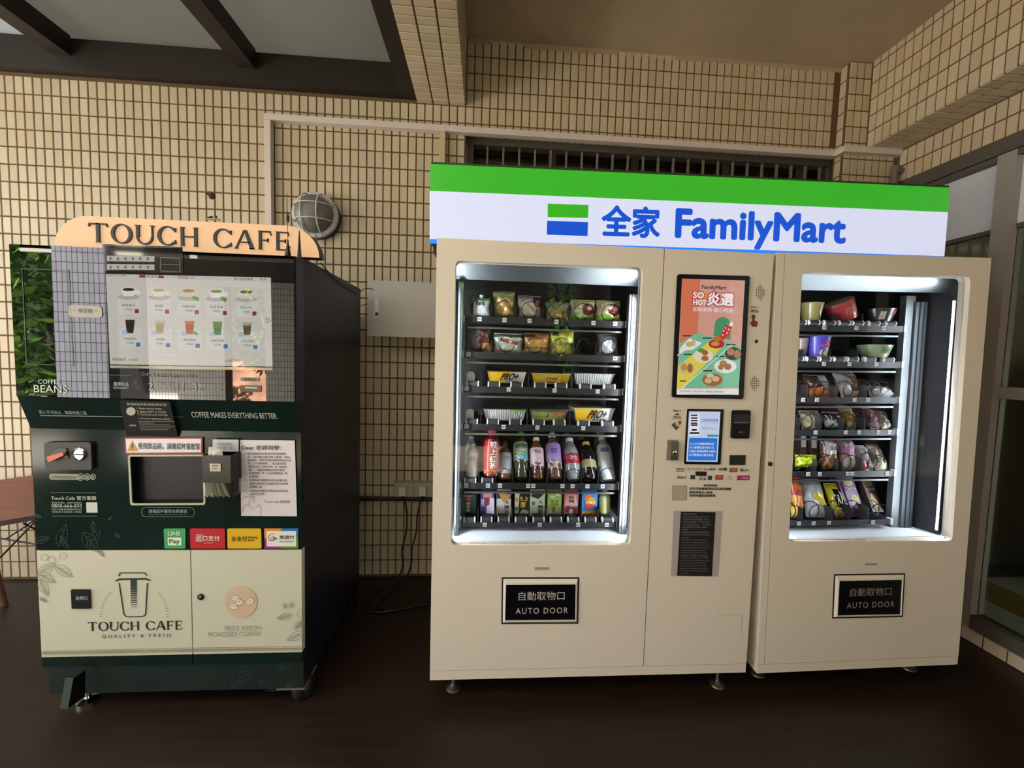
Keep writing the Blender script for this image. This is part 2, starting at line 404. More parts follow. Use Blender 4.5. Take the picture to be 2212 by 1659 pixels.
tl = nt.nodes.new('ShaderNodeBsdfTranslucent'); tl.inputs['Color'].default_value = (.42, .425, .42, 1); mx = nt.nodes.new('ShaderNodeMixShader'); mx.inputs[0].default_value = .8
nt.links.new(pb.outputs[0], mx.inputs[1]); nt.links.new(tl.outputs[0], mx.inputs[2]); nt.links.new(mx.outputs[0], out.inputs[0])
for x0, x1, g_ in ((-3.2, -.75, cg), (-.65, .32, cg2), (.42, 1.33, cg), (1.43, 2.27, cg)):
    MB().box(x0 - .02, x1 + .02, -2.0, -.03, 3.215, 3.227).build('glass_pane', g_, cp)

# ------------------------------------------------------------------ flared capitals of the cafe
def ring_polys(cx, cz, rx, rz, tx, tz, a0, a1, n=22):
    out = []
    for k in range(n):
        q = []
        for a, r in ((k, 0), (k + 1, 0), (k + 1, 1), (k, 1)):
            t = math.radians(a0 + (a1 - a0) * a / n)
            q.append((cx + (rx - r * tx) * math.cos(t), cz + (rz - r * tz) * math.sin(t)))
        out.append(q)
    return out
def stem(x, w_, z0=0., z1=1., fl=.05):
    return [[(x - fl, z0), (x + w_ + fl, z0), (x + w_, z0 + .05), (x, z0 + .05)], [(x, z0 + .05), (x + w_, z0 + .05), (x + w_, z1 - .05), (x, z1 - .05)],
            [(x, z1 - .05), (x + w_, z1 - .05), (x + w_ + fl, z1), (x - fl, z1)]]
def box2(x0, x1, z0, z1): return [[(x0, z0), (x1, z0), (x1, z1), (x0, z1)]]
CAPS = {
    'T': (.92, lambda: stem(.37, .17, 0, .99) + [[(0, .93), (.92, .93), (.92, 1.0), (0, 1.0)], [(0, .93), (.07, .93), (.0, .80), (-.03, .82)], [(.85, .93), (.92, .93), (.95, .82), (.92, .80)]]),
    'O': (1.08, lambda: ring_polys(.54, .5, .54, .52, .17, .07, 0, 360, 32)),
    'U': (.90, lambda: [[(-.04, .95), (.22, .95), (.24, 1), (-.06, 1)], [(.01, .38), (.17, .38), (.17, .95), (.01, .95)], [(.80, .38), (.87, .38), (.87, .95), (.80, .95)], [(.74, .95), (.93, .95), (.95, 1), (.72, 1)]] + ring_polys(.44, .40, .43, .42, .10, .08, 180, 360, 18)),
    'C': (.95, lambda: ring_polys(.53, .5, .53, .52, .17, .07, 40, 320, 28) + [[(.88, .72), (.94, .70), (.97, .93), (.90, .92)], [(.88, .28), (.94, .30), (.97, .10), (.90, .08)]]),
    'H': (.98, lambda: stem(.06, .16) + stem(.76, .16) + box2(.2, .78, .47, .54)),
    'A': (1.0, lambda: [[(.80, 0), (1.02, 0), (.62, 1.0), (.46, 1.0)], [(0, 0), (.09, 0), (.52, .95), (.46, 1.0)], [(-.05, 0), (.16, 0), (.12, .05), (-.0, .05)], [(.74, 0), (1.08, 0), (1.0, .05), (.80, .05)]] + box2(.22, .78, .32, .38)),
    'F': (.74, lambda: stem(.06, .16) + box2(.2, .70, .93, 1.0) + box2(.2, .56, .47, .54) + [[(.64, .93), (.70, .93), (.74, .78), (.70, .76)], [(.5, .40), (.56, .40), (.58, .61), (.52, .61)]]),
    'E': (.78, lambda: stem(.06, .16) + box2(.2, .72, .93, 1.0) + box2(.2, .56, .47, .54) + box2(.2, .74, 0, .07) + [[(.66, .93), (.72, .93), (.76, .79), (.72, .77)], [(.5, .40), (.56, .40), (.58, .61), (.52, .61)], [(.68, .07), (.74, .07), (.80, .24), (.75, .25)]]),
}
def caps_text(mb, body, x0, x1, z0, z1, y, t, gap=.20):
    wd = sum((CAPS[c][0] if c != ' ' else .38) + gap for c in body) - gap; s_ = (x1 - x0) / wd; h = z1 - z0; x = x0
    for c in body:
        if c != ' ':
            for q in CAPS[c][1](): mb.poly([(x + a * s_, z0 + b * h) for a, b in q], y, t)
        x += ((CAPS[c][0] if c != ' ' else .38) + gap) * s_
    return mb

# ------------------------------------------------------------------ coffee machine
green = M('dark_green_panel', '101f1b', .12, spec=.22, vary=(3, .25))
navy = M('blue_black_steel', '15171f', .38, spec=.4)
mirror = M('black_glass_panel', '040605', .015, ior=1.78, spec=.5)
cream_door = M('pale_cream_door', 'c0bea9', .35)
blackp = M('black_plastic', '0c0c0d', .4); chrome = M('chrome', 'c8c8c8', .12, metal=1.)
YF, YU = -1.0, -1.04
cf = thing('coffee_vending_machine', 'dark green self-service coffee machine with large lit drink menu and cream lower doors', 'coffee machine', (1.59, -.6, 0))
G = Frame(cf); yF, yU = G.y(YF), G.y(YU)
XL, XR = 1.094 - 1.59, 2.087 - 1.59
zA = G.p(350, 862, YU).z; zB = G.p(350, 929, YF).z           # ends of the slanted strip
MB().box(XL + .004, XR - .001, yF + .03, G.y(-.235), .075, 1.832).build('cabinet_body', navy, cf)
MB().box(XL, XR, yU + .004, yF + .028, zA + .002, 1.822).build('upper_door', navy, cf)
pn = MB().poly([(XL, zA), (XR - .004, zA), (XR - .004, 1.820), (XL, 1.820)], yU + .004, .006).build('glass_panel', mirror, cf)
def ysl(z): return YU + (YF - YU) * min(1, max(0, (zA - z) / (zA - zB)))
MB().add([(XL, yU, zA), (XR, yU, zA), (XR, yF, zB), (XL, yF, zB), (XL, yF + .028, zA), (XR, yF + .028, zA), (XR, yF + .028, zB), (XL, yF + .028, zB)],
         [(3, 2, 1, 0), (0, 1, 5, 4), (1, 2, 6, 5), (2, 3, 7, 6), (3, 0, 4, 7)]).build('sloping_panel', green, cf)
zD, zE, xs = .668, .236, G.p(414, 1300, YF).x
# middle panel with the pick-up opening
oq = G.quad([(282, 986), (439, 985), (441, 1086), (287, 1087)], YF)
mb = MB(); holed(mb, [(XL, zB - .001), (XR, zB - .001), (XR, zD + .003), (XL, zD + .003)], rquad(oq, .04, 3), yF, yF + .028)
mid = mb.build('middle_panel', green, cf)
mb = MB(); q2 = rquad(G.quad([(278, 982), (442, 981), (445, 1090), (283, 1091)], YF), .05, 3)
mb2 = rquad(oq, .04, 3); n_ = len(q2)
mb.add([(x, yF - .004, z) for x, z in q2] + [(x, yF - .004, z) for x, z in mb2] + [(x, yF, z) for x, z in q2] + [(x, yF + .001, z) for x, z in mb2],
       [(i, (i + 1) % n_, n_ + (i + 1) % n_, n_ + i) for i in range(n_)] + [((i + 1) % n_, i, 2 * n_ + i, 2 * n_ + (i + 1) % n_) for i in range(n_)] + [(n_ + i, n_ + (i + 1) % n_, 3 * n_ + (i + 1) % n_, 3 * n_ + i) for i in range(n_)])
mb.build('pickup_frame', M('cream_trim', 'a9a88f', .4), cf)
ox0, ox1 = min(p[0] for p in oq), max(p[0] for p in oq); oz0, oz1 = min(p[1] for p in oq), max(p[1] for p in oq)
MB().box(ox0 - .02, ox0 - .001, yF + .029, yF + .10, oz0, oz1).box(ox0 - .02, ox1 + .01, yF + .029, yF + .10, oz0 - .02, oz0).box(ox0 - .02, ox1 + .01, yF + .029, yF + .10, oz1, oz1 + .02).build('pickup_recess', blackp, cf)
MB().box(ox0, ox1 + .008, yF + .036, yF + .042, oz0 + .006, oz1).build('pickup_flap', M('smoked_flap', '85766c', .45, spec=.2, vary=(2, .08)), cf)
# lower doors
for x0, x1, nm in ((XL, xs - .002, 'cabinet_door'), (xs + .002, XR, 'cabinet_door')):
    MB().box(x0, x1, yF, yF + .028, zE, zD).build(nm, cream_door, cf)
    MB().box(x0, x1, yF, yF + .028, .195, zE - .0005).build('door_foot', green, cf)
MB().box(XL + .012, XR, yF + .012, yF + .04, .072, .188).build('plinth', M('plinth_green', '16231f', .4, vary=(6, .3)), cf)
MB().box(XR - .012, XR + .001, yU + .006, yF + .03, zA, 1.822).build('door_edge', M('door_edge_blue', '2a2c3a', .4), cf)
# feet
def lathe_foot(x, y, nm='levelling_foot'):
    return MB().lathe([(.036, 0), (.036, .012), (.012, .022), (.008, .03), (.008, .075)], 18, (x, y, 0)).build(nm, chrome, cf, True)
fL, fR = G.inv @ at(175, 1530, Z=0), G.inv @ at(645, 1516, Z=0)
lathe_foot(fL.x, fL.y + .03)
for px, py in ((fR.x, fR.y + .045), (fR.x - .01, G.y(-.31)), (fL.x, G.y(-.31))):
    MB().lathe([(.03, 0), (.045, .006), (.048, .045), (.03, .075)], 18, (px, py, 0)).build('rubber_foot', blackp, cf, True)
MB().box(XR - .11, XR + .006, yF + .008, yF + .14, .066, .071).build('foot_plate', M('foot_plate_grey', '8a8780', .35, metal=.6), cf)
q = [G.p(168, 1445, YF), G.p(185, 1445, YF), G.p(174, 1508, YF), G.p(157, 1508, YF)]
mb = MB(); mb.poly([(p.x, p.z) for p in q], yF - .045, .004)
mb.build('foot_bracket', M('bracket_green', '3e4a46', .5), cf); mb = MB()
mb.add([(q[1].x, yF - .049, q[1].z), (q[1].x + .004, yF - .005, q[1].z), (q[2].x + .022, yF - .005, q[2].z + .01), (q[2].x, yF - .049, q[2].z)], [(0, 1, 2, 3), (3, 2, 1, 0)])
mb.build('bracket_gusset', blackp, cf)
# drink menu screen
scr = M('menu_screen', '101010', .02, emit='cfc9bf', es=.72, ior=1.65, vary=None)
pr = Print(G, YU, .0035)
pr.poly(scr, [(231, 592), (586, 600), (590, 792), (240, 787)], .0008); pr.build('menu_screen', pn)
pr = Print(G, YU, .0045); W_ = lambda c, e=.55: M('menu_%s' % c, '0a0a0a', .02, emit=c, es=e, ior=1.65)
pr.text(W_('3a362f'), 'TOUCH CAFE', 232, 591, 275, 597, .0, 1.1)
pr.rpoly(W_('b3323c'), [(303, 594), (356, 596), (356, 602), (303, 600)], .45)
pr.text(W_('ffffff', .7), '選擇溫度', 316, 595, 345, 601)
pr.text(W_('b3323c'), '現金餘額：0元', 386, 597, 423, 603).text(W_('3a362f'), '輸入兌換取貨碼', 508, 600, 548, 606).text(W_('3a362f'), '10:29', 563, 601, 577, 606)
pr.text(W_('6b675f'), '機器編號：81806', 245, 773, 300, 780).text(W_('6b675f'), 'Line客服專區', 489, 776, 520, 782)
cols = [(281, 346, 410, 470, 534), (284, 348, 412, 472, 536)]
drinks = [[('e9e6e2', '3b2217'), ('e4dccd', 'c9ab7c'), ('d9cdb8', 'b58c5c'), ('e8e8e0', '7e9a45'), ('d8d0c4', '6b4a36')],
          [('3a231b', '2b1812'), ('cfc6b4', 'b99a70'), ('d4793f', 'b8552a'), ('5f8f3a', '4f7d2c'), ('b9b4a8', '6a5442')]]
names = [['經典美式', '拿鐵', '伯爵奶茶', '抹茶拿鐵', '巧克力牛奶'], ['冰經典美式', '冰拿鐵', '冰伯爵奶茶', '冰抹茶拿鐵', '冰巧克力牛奶']]
price = [['NT$40', 'NT$50', 'NT$45', 'NT$50', 'NT$45'], ['NT$40', 'NT$50', 'NT$45', 'NT$50', 'NT$45']]
pr.build('menu_heading', pn)
for r in range(2):
    for c in range(5):
        u = cols[r][c]; v = (634, 706)[r] + c * 1.3
        pr.rpoly(W_('dcd8d2', .66), [(u - 25, v + 2), (u + 26, v + 3), (u + 27, v + 47), (u - 24, v + 46)], .14); pr.build('menu_card', pn)
pr = Print(G, YU, .0055)
for r in range(2):
    for c in range(5):
        u = cols[r][c]; v = (634, 706)[r] + c * 1.3; a, b = drinks[r][c]
        if r == 0:
            pr.ell(W_('c4bdb2', .6), u, v + 8, 24, 6); pr.poly(W_(a, .7), [(u - 17, v - 8), (u + 17, v - 8), (u + 11, v + 6), (u - 11, v + 6)])
            pr.ell(W_(a, .7), u, v - 8, 17, 5); pr.ell(W_(a, .7), u + 19, v - 2, 6, 5)
            if c in (2, 3): pr.ell(W_('63a83a', .6), u + 15, v + 9, 8, 4, rot=.5)
        else:
            pr.poly(W_(a, .6), [(u - 10, v - 15), (u + 10, v - 15), (u + 7, v + 14), (u - 7, v + 14)])
            pr.poly(W_('b9cfe0', .6), [(u - 18, v + 8), (u - 8, v + 6), (u - 4, v + 16), (u - 17, v + 17)])
            if c == 2: pr.ell(W_('63a83a', .6), u + 12, v + 11, 7, 3, rot=.5)
        pr.text(W_('45413a'), names[r][c], u - (9 if len(names[r][c]) < 4 else 14), v + 23, u + (9 if len(names[r][c]) < 4 else 14), v + 28.5)
        pr.text(W_('45413a'), price[r][c], u - 7, v + 33, u + 8, v + 37.5)
        pr.rpoly(W_('a8323e' if r == 0 else '4a82c0'), [(u + 13, v + 34), (u + 22, v + 34), (u + 22, v + 43), (u + 13, v + 43)], .2)
        pr.build('drink_picture', pn)
pr = Print(G, YU, .0062)
for r in range(2):
    for c in range(5):
        u = cols[r][c]; v = (634, 706)[r] + c * 1.3; a, b = drinks[r][c]
        if r == 0: pr.ell(W_(b, .6), u, v - 8, 13, 3.4)
        else: pr.poly(W_(b, .6), [(u - 8.5, v - 8), (u + 8.5, v - 8), (u + 6.6, v + 12), (u - 6.6, v + 12)])
        pr.build('drink_filling', pn)
pr.line(W_('6b675f'), [(578, 686), (586, 692), (578, 698), (578, 686)], .0018)
pr.build('drink_picture', pn)
# prints under and around the screen
dim = ink('8f9a93'); pale = ink('b9bdb0'); olive = M('olive_strip', '77775a', .1, ior=2.2)
pr = Print(G, YU, .0035)
pr.poly(olive, [(240, 789), (590, 794), (590, 800), (241, 795)])
pr.poly(M('smoked_notice', '141414', .05, ior=2.0), [(223, 528), (396, 534), (398, 590), (226, 586)])
pr.text(ink('5d645f'), 'Only 3 steps to your coffee', 306, 805, 427, 816)
pr.line(ink('5d645f'), [(240, 810), (286, 810.5)], .0012).line(ink('5d645f'), [(452, 813), (486, 813.5)], .0012)
pr.text(dim, '選擇飲品', 247, 825, 280, 834).text(dim, '點擊螢幕選擇飲品', 247, 836, 280, 840)
pr.text(dim, '2', 323, 826, 333, 842).text(dim, '調整比例', 336, 826, 368, 834).text(dim, '選擇濃度甜度', 336, 836, 378, 840)
pr.text(dim, '3', 418, 828, 427, 844).text(dim, '確認付款', 431, 829, 463, 837).text(dim, '放上卡片感應付款', 431, 838, 477, 843)
for u, v in ((292, 830), (300, 837), (296, 824)): pr.line(ink('6c756f'), ell(u, v, 4, 3, 12, rot=.6), .0008)
pr.line(ink('6c756f'), [(386, 826), (400, 826), (398, 844), (388, 844), (386, 826)], .001)
pr.text(pale, 'COFFEE', 85, 820, 132, 829).text(pale, 'BEANS', 76, 832, 148, 848)
pr.line(ink('56605a'), [(50, 581), (150, 584), (160, 790), (60, 786), (50, 581)], .0015)
pr.rpoly(M('clear_sticker', '9d978c', .3), [(150, 658), (222, 662), (224, 687), (151, 685)], .3)
pr.rpoly(M('dark_reader', '050607', .1), [(519, 832), (566, 833), (566, 847), (520, 846)], .2)
pr.rpoly(ink('7d7468'), [(521, 815), (562, 816), (562, 824), (521, 823)], .4)
pr.build('panel_print', pn)
pr = Print(G, YU, .0045)
pr.text(M('sticker_ink', '45413a', .4), '－ 磨豆機 －', 160, 667, 214, 676)
pr.rpoly(glow('35c8d8', 1.6), [(531, 836), (557, 837), (557, 839), (531, 838)], .4)
pr.text(ink('2b2722'), '感應區', 528, 816.5, 555, 822.5)
for v in (553, 571): pr.poly(ink('8a8a8a'), [(234, v), (336, v + 1), (336, v + 13), (234, v + 12)])
pr.line(ink('8a8a8a'), [(349, 557), (391, 559), (391, 588), (349, 586), (349, 557)], .001).line(ink('8a8a8a'), [(233, 531), (390, 536)], .001).line(ink('8a8a8a'), [(349, 571), (391, 573)], .001)
pr.build('panel_print', pn)
pr = Print(G, YU, .0055)
for v in (553, 571):
    for k in range(6): pr.rect(ink('222222'), 240 + k * 16, v + 4, 243 + k * 16, v + 9)
pr.build('panel_print', pn)
# print on the sloping strip
pr = Print(G, ysl, .0015)
pr.text(pale, 'COFFEE MAKES EVERYTHING BETTER.', 415, 891, 599, 903, .004)
pr.text(dim, '職人手沖技法．職業研磨工藝', 86, 887, 188, 895).line(pale, [(88, 897.5), (266, 900)], .0016).line(dim, [(378, 900), (396, 901)], .001)
pr.build('slogan_print', cf)
# purchase notice in clear film
yno = lambda z: -1.006 - .042 * (z - 1.14) / .12
pr = Print(G, yno, .004); pr.poly(M('grey_notice', '272825', .25), [(260, 864), (369, 867), (387, 943), (276, 941)], .0015); pr.build('process_notice', cf)
pr = Print(G, yno, .006)
pr.text(pale, 'BEVERAGE PURCHASE PROCESS', 278, 870.5, 363, 876)
for k, t_ in enumerate(('1. Please tap the screen.', '2. Select HOT or COLD', '3. Customize your beverage.', '4. Choose a payment method.')):
    pr.text(pale, t_, 298 + k * 1.3, 880 + k * 6.6 + (2 if k == 3 else 0), (353, 361, 366, 371)[k], 885 + k * 6.6 + (2 if k == 3 else 0))
for k in range(6): pr.rect(ink('6d6e68'), 302 + k, 909 + k * 3.6, (378, 336, 370, 380, 372, 366)[k], 910.5 + k * 3.6)
pr.ell(ink('b7b3ab'), 286, 888, 10, 9).rect(ink('8c8a84'), 283, 917, 297, 920)
pr.build('notice_print', cf)
# coin unit
pr = Print(G, YF, .002); pr.rpoly(M('coin_plate', '2a2827', .5), [(103, 954), (203, 954), (206, 1013), (106, 1013)], .1, .012); pr.build('coin_unit', cf)
pr = Print(G, YF, .0145); pr.rpoly(M('coin_black', '070707', .3), [(117, 981), (136, 966), (153, 966), (158, 988), (148, 1001), (136, 1002)][:4], .2, .003); pr.build('coin_slot', cf)
pr = Print(G, YF, .018); pr.rpoly(M('orange_lever', 'c85a32', .35), [(117, 983), (152, 973), (154, 980), (121, 995)], .45, .010); pr.build('coin_lever', cf)
c_ = G.p(180, 979, YF); MB().lathe([(.025, 0), (.025, .006), (.021, .010), (.019, .006)], 20, (c_.x, yF - .012, c_.z), 'y').build('coin_return_button', chrome, cf, True)
MB().box(c_.x - .018, c_.x + .018, yF - .0205, yF - .0175, c_.z - .003, c_.z + .001).build('button_slot', blackp, cf)
pr = Print(G, YF)
pr.rpoly(ink('8f9078'), [(107, 1023), (180, 1024), (180, 1036), (108, 1036)], .5)
for u, r_ in ((175, 7.5), (189, 7), (202, 6)): pr.ell(ink('14211e'), u, 1030, r_, r_).line(pale, ell(u, 1030, r_, r_, 16) + [(u + r_, 1030)], .0012)
pr.line(ink('6c756f'), [(110, 1064), (208, 1064.5)], .0012).line(ink('6c756f'), [(114, 1114.5), (211, 1114.5)], .0012)
pr.text(pale, 'Touch Cafe 官方客服', 112, 1071, 209, 1080, .006).text(pale, '0800-666-835', 112.5, 1089, 178, 1096)
for k, v in enumerate((1084, 1098, 1103.5)): pr.text(dim, ('購買前有疑問，請撥打免費電話', '加官方客服專線服務時間說明', '（搜尋官方帳號線上客服）')[k], 112.5, v, 178, v + 4)
pr.poly(pale, [(187, 1085), (211, 1085), (212, 1107), (188, 1107)])
pr.line(M('print_ring', '8d9187', .5), rquad([(306, 1096), (420, 1096), (421, 1116), (307, 1116)], .5, 6) + [(306, 1106)], .0012)
pr.text(dim, '請確認杯蓋密合再拿取', 322, 1100, 405, 1108).text(ink('6c756f'), 'Please make sure the lid is closed completely.', 324, 1110, 404, 1113)
def leaf(pr, mat, u, v, L, a, w_=.0009, veins=4):
    ca, sa = math.cos(a), math.sin(a); P = lambda x, y: (u + (x * ca - y * sa) * L, v + (x * sa + y * ca) * L)
    up = [P(t / 10, -.24 * math.sin(math.pi * (t / 10) ** .8)) for t in range(11)]; dn = [P(t / 10, .24 * math.sin(math.pi * (t / 10) ** .8)) for t in range(11)]
    pr.line(mat, up, w_).line(mat, dn, w_).line(mat, [P(0, 0), P(1, 0)], w_)
    for k in range(1, veins + 1):
        t = k / (veins + 1); pr.line(mat, [P(t * .85, 0), P(min(1, t * .85 + .16), -.17 * math.sin(math.pi * t))], w_ * .8).line(mat, [P(t * .85, 0), P(min(1, t * .85 + .16), .17 * math.sin(math.pi * t))], w_ * .8)
lg = ink('3d4a46')
for u, v, L, a in ((128, 1180, 50, -1.25), (190, 1180, 45, -.9), (180, 1150, 55, .9), (78, 1170, 32, -.3), (76, 1112, 16, .3), (236, 1124, 10, -1), (250, 1152, 14, .7), (150, 1182, 30, -2.2), (205, 1150, 25, -1.7)): leaf(pr, lg, u, v, L, a)
pr.text(ink('2a2a24'), '投幣時請放慢速度', 112, 1027, 166, 1034); pr.text(pale, '50', 170, 1027, 180, 1034, .01).text(pale, '10', 185, 1027, 193, 1034, .01).text(pale, '5', 200, 1027.5, 204, 1034, .01)
pr.build('panel_print', mid)
# posters on the middle panel
pr = Print(G, YF, .005); pr.poly(ink('a03038'), [(272, 944), (440, 944), (440, 979), (274, 980)], .001); pr.poly(ink('cdc6ca', .3), [(520, 950), (638, 951), (643, 1114), (523, 1113)], .001); pr.build('poster', mid)
pr = Print(G, YF, .0065)
pr.poly(ink('cfc9cf', .3), [(275, 947), (437, 947), (437, 976), (277, 977)]).poly(ink('b58a3c'), [(289, 950), (303, 973), (278, 974)])
pr.build('poster', mid)
pr = Print(G, YF, .0075)
pr.text(ink('1d1a1c'), '使用飲品前，請確認杯蓋壓緊', 302, 956, 435, 970, .004).text(ink('1d1a1c'), '!', 288.2, 958, 290.6, 971)
bk = ink('2c2828')
pr.text(bk, 'Dear 老師同學：', 525, 961, 610, 971, .002)
lines = ['若您在購買飲品後出現卡杯或故障情', '形，請您務必撥打線上客服：0800-', '666835，我們方能及時賠償您的損', '失（以兌換碼賠償），若您能依照客', '服指示協助《排除卡杯》或《排除故', '障》，小編將加碼贈送您超好喝的', '冰/熱拿鐵一杯（以兌換碼贈送）萬', '分感謝！', '好喝的飲料偶爾有粉料及砂糖沉澱，', '建議您品嚐前可以輕輕的搖勻或桌機', '拌棒攪一攪', '本機台使用雞媽口碑奶粉製作飲品全', '品皆不含奶精']
v = 976.5
for k, t_ in enumerate(lines):
    pr.text(bk, t_, 537 + k * .5, v, 537 + k * .5 + len(t_) * 5.15, v + 5.2); v += 7.0 + (1.3 if k in (7, 10) else 0)
for v in (979, 1036, 1059): pr.ell(bk, 532.5, v, 1, 1, 8)
pr.text(bk, 'Touch cafe 感謝您', 573, 1079, 628, 1085)
pr.line(ink('8a8486'), [(526, 1108), (527, 1094), (535, 1088), (541, 1092), (548, 1098), (556, 1094), (562, 1088), (566, 1096), (564, 1112)], .0009).line(ink('8a8486'), [(540, 1090), (541, 1078), (546, 1072), (552, 1070), (549, 1080), (553, 1084)], .0009).line(ink('8a8486'), ell(540, 1084, 16, 14, 12, 190, 290), .0009)
pr.build('poster_print', mid)
# payment signs
def sgn(c): return ink(c, .3)
pr = Print(G, YF, .002)
pr.rpoly(sgn('3f9a58'), [(355, 1141), (402, 1141), (402, 1184), (357, 1184)], .08, .002).rpoly(sgn('b32229'), [(412, 1141), (487, 1141), (488, 1184), (413, 1184)], .08, .002).rpoly(sgn('cfa722'), [(492, 1141), (565, 1141), (566, 1184), (493, 1184)], .08, .002)
pr.build('payment_sign', mid)
pr = Print(G, YF, .002)
pr.poly(sgn('d9822e'), [(572, 1141), (608, 1141), (608, 1162), (572, 1162)], .002).poly(sgn('2a6bb0'), [(608, 1141), (645, 1141), (645, 1162), (608, 1162)], .002).poly(sgn('a03080'), [(573, 1162), (608, 1162), (608, 1184), (573, 1184)], .002).poly(sgn('5a8a34'), [(608, 1162), (645, 1162), (645, 1184), (608, 1184)], .002)
pr.build('payment_sign', mid)
pr = Print(G, YF, .0045); wh = sgn('d8d6cc')
pr.text(wh, 'LINE', 365, 1147, 392, 1155.5, .02).poly(wh, [(364, 1160), (394, 1160), (394, 1177), (365, 1177)])
pr.build('sign_print', mid)
pr.text(wh, '街口支付', 426, 1156, 476, 1167, .012).text(wh, 'JKOPAY', 443, 1170.5, 463, 1173)
pr.line(wh, rquad([(425, 1154), (441, 1154), (441, 1168.5), (425, 1168.5)], .25) + [(425, 1160)], .0014)
pr.text(sgn('2c2410'), '全支付', 501, 1157, 535, 1168, .012).text(sgn('2c2410'), 'pxpay', 538, 1158, 558, 1163, .01).text(sgn('2c2410'), 'plus', 538, 1163.5, 551, 1168.5, .01)
pr.build('sign_print', mid)
pr.rpoly(wh, [(577, 1146), (641, 1146), (641, 1179), (578, 1179)], .06)
pr.build('sign_print', mid)
pr = Print(G, YF, .0055)
pr.text(sgn('2f7a47'), 'Pay', 368, 1163, 390, 1175, .02).text(sgn('2a2a2a'), '悠遊付', 605, 1155, 637, 1163, .006).text(sgn('555555'), 'EasyWallet', 606, 1166, 636, 1171)
pr.line(sgn('b07030'), ell(590, 1160, 9, 8, 12, 120, 300), .002).line(sgn('c03030'), ell(592, 1164, 6, 6, 10, 200, 340), .002).line(sgn('2a2a2a'), ell(590, 1158, 10, 8, 10, 20, 120), .0022).ell(sgn('2a2a2a'), 593, 1162, 2, 2, 10)
pr.build('sign_print', mid)
# print on the cream doors
ld = [o for o in cf.children if o.name.startswith('cabinet_door')]; dk = ink('12171a'); tan = ink('8c8069')
pr = Print(G, YF)
for u0, v0, u1, v1 in ((91, 1408, 417, 1401), ): pr.line(tan, [(u0, v0 + 2), (u1, v1 + 2)], .005).line(tan, [(u0, v0 - 2), (u1, v1 - 2)], .0012).line(tan, [(u0, v0 + 5.5), (u1, v1 + 5.5)], .0012)
pr.line(dk, [(257, 1244), (260, 1237), (313, 1237), (318, 1243)], .0035)
pr.poly(dk, [(249, 1254), (258, 1249), (316, 1248), (327, 1253), (325, 1254.5), (316, 1251.5), (258, 1252.5), (251, 1256)])
pr.line(dk, [(258, 1259), (268, 1325), (272, 1331), (280, 1332), (308, 1331.5), (315, 1327), (319, 1259)], .0035)
for k in range(14):                                            # halftone stripe inside the cup
    t = k / 13; pr.poly(ink('1d2f2c'), [(282.5 + t, 1250 + k * 5), (295.5 + t, 1250 + k * 5), (295.5 + t, 1250 + k * 5 + 5.2 * (1 - t) ** .8), (282.5 + t, 1250 + k * 5 + 5.2 * (1 - t) ** .8)])
for k in range(38):
    a = math.radians(180 + 180 * k / 37)
    if 225 < math.degrees(a) < 315: continue
    u, v = 291 + 72 * math.cos(a), 1332 + 75 * math.sin(a); pr.line(ink('6f6e60'), [(u - 2.5 * math.cos(a), v - 2.5 * math.sin(a)), (u + 2.5 * math.cos(a), v + 2.5 * math.sin(a))], .0012)
x0, x1, z0, z1 = G.rect(191, 1342, 394, 1361, YF); caps_text(pr.get(dk), 'TOUCH CAFE', x0, x1, z0, z1, yF - .0012, .0006, .16)
pr.text(ink('2c2f2f'), 'QUALITY & FRESH', 221, 1369, 369, 1377.5, 0, 1.6)
bl = ink('8f8a7a')
for u, v, L, a in ((82, 1240, 45, -.55), (120, 1222, 45, .55), (84, 1238, 42, .5), (86, 1250, 42, 1.1), (85, 1290, 20, .5), (215, 1188, 18, .9)): leaf(pr, bl, u, v, L, a, .0008, 5)
for u, v in ((97, 1203), (112, 1208), (137, 1199)): pr.line(bl, ell(u, v, 8, 7, 14) + [(u + 8, v)], .0008)
pr.rpoly(M('coin_return_black', '0d0c10', .35), [(156, 1272), (196, 1272), (198, 1313), (158, 1313)], .04, .004)
pr.build('door_print', ld[0])
pr = Print(G, YF, .0065); pr.text(ink('b9b9bb'), '退幣口', 167, 1286, 193, 1294); pr.build('door_print', ld[0])
pr = Print(G, YF)
pr.line(tan, [(419, 1403), (654, 1400)], .005).line(tan, [(419, 1399), (654, 1396)], .0012).line(tan, [(419, 1406.5), (654, 1403.5)], .0012)
pr.ell(ink('c4ab8c'), 521, 1300, 35, 34, 32)
pr.text(ink('a39f8f'), 'BEST FRESH', 486, 1351, 563, 1361).text(ink('a39f8f'), 'ROASTED COFFEE', 451, 1364, 564, 1374)
for u, v, L, a in ((654, 1366, 38, 2.7), (630, 1328, 32, 2.9), (652, 1340, 22, 2.2)): leaf(pr, bl, u, v, L, a, .0008, 5)
for u, v in ((615, 1308), (630, 1306)):
    for k in range(9): pr.line(bl, [(u, v), (u + 8 * math.cos(k * .7), v + 8 * math.sin(k * .7))], .0006)
for u, v in ((643, 1352), (650, 1325)): pr.line(bl, ell(u, v, 8, 9, 14) + [(u + 8, v)], .0008)
pr.build('door_print', ld[1])
pr = Print(G, YF, .0022)
for u, v, a in ((510, 1292, .1), (517, 1300, 0.), (505, 1309, .25), (541, 1298, -.55)):
    pr.ell(ink('d8cfc0'), u, v, 10, 6, 14, rot=a); pr.line(ink('4e3a2a'), ell(u, v, 10, 6, 14, rot=a) + [ell(u, v, 10, 6, 14, rot=a)[0]], .0009)
    pr.line(ink('4e3a2a'), [(u - 8 * math.cos(a), v - 8 * math.sin(a)), (u, v - 1), (u + 8 * math.cos(a), v + 8 * math.sin(a))], .0012)
pr.build('door_print', ld[1])
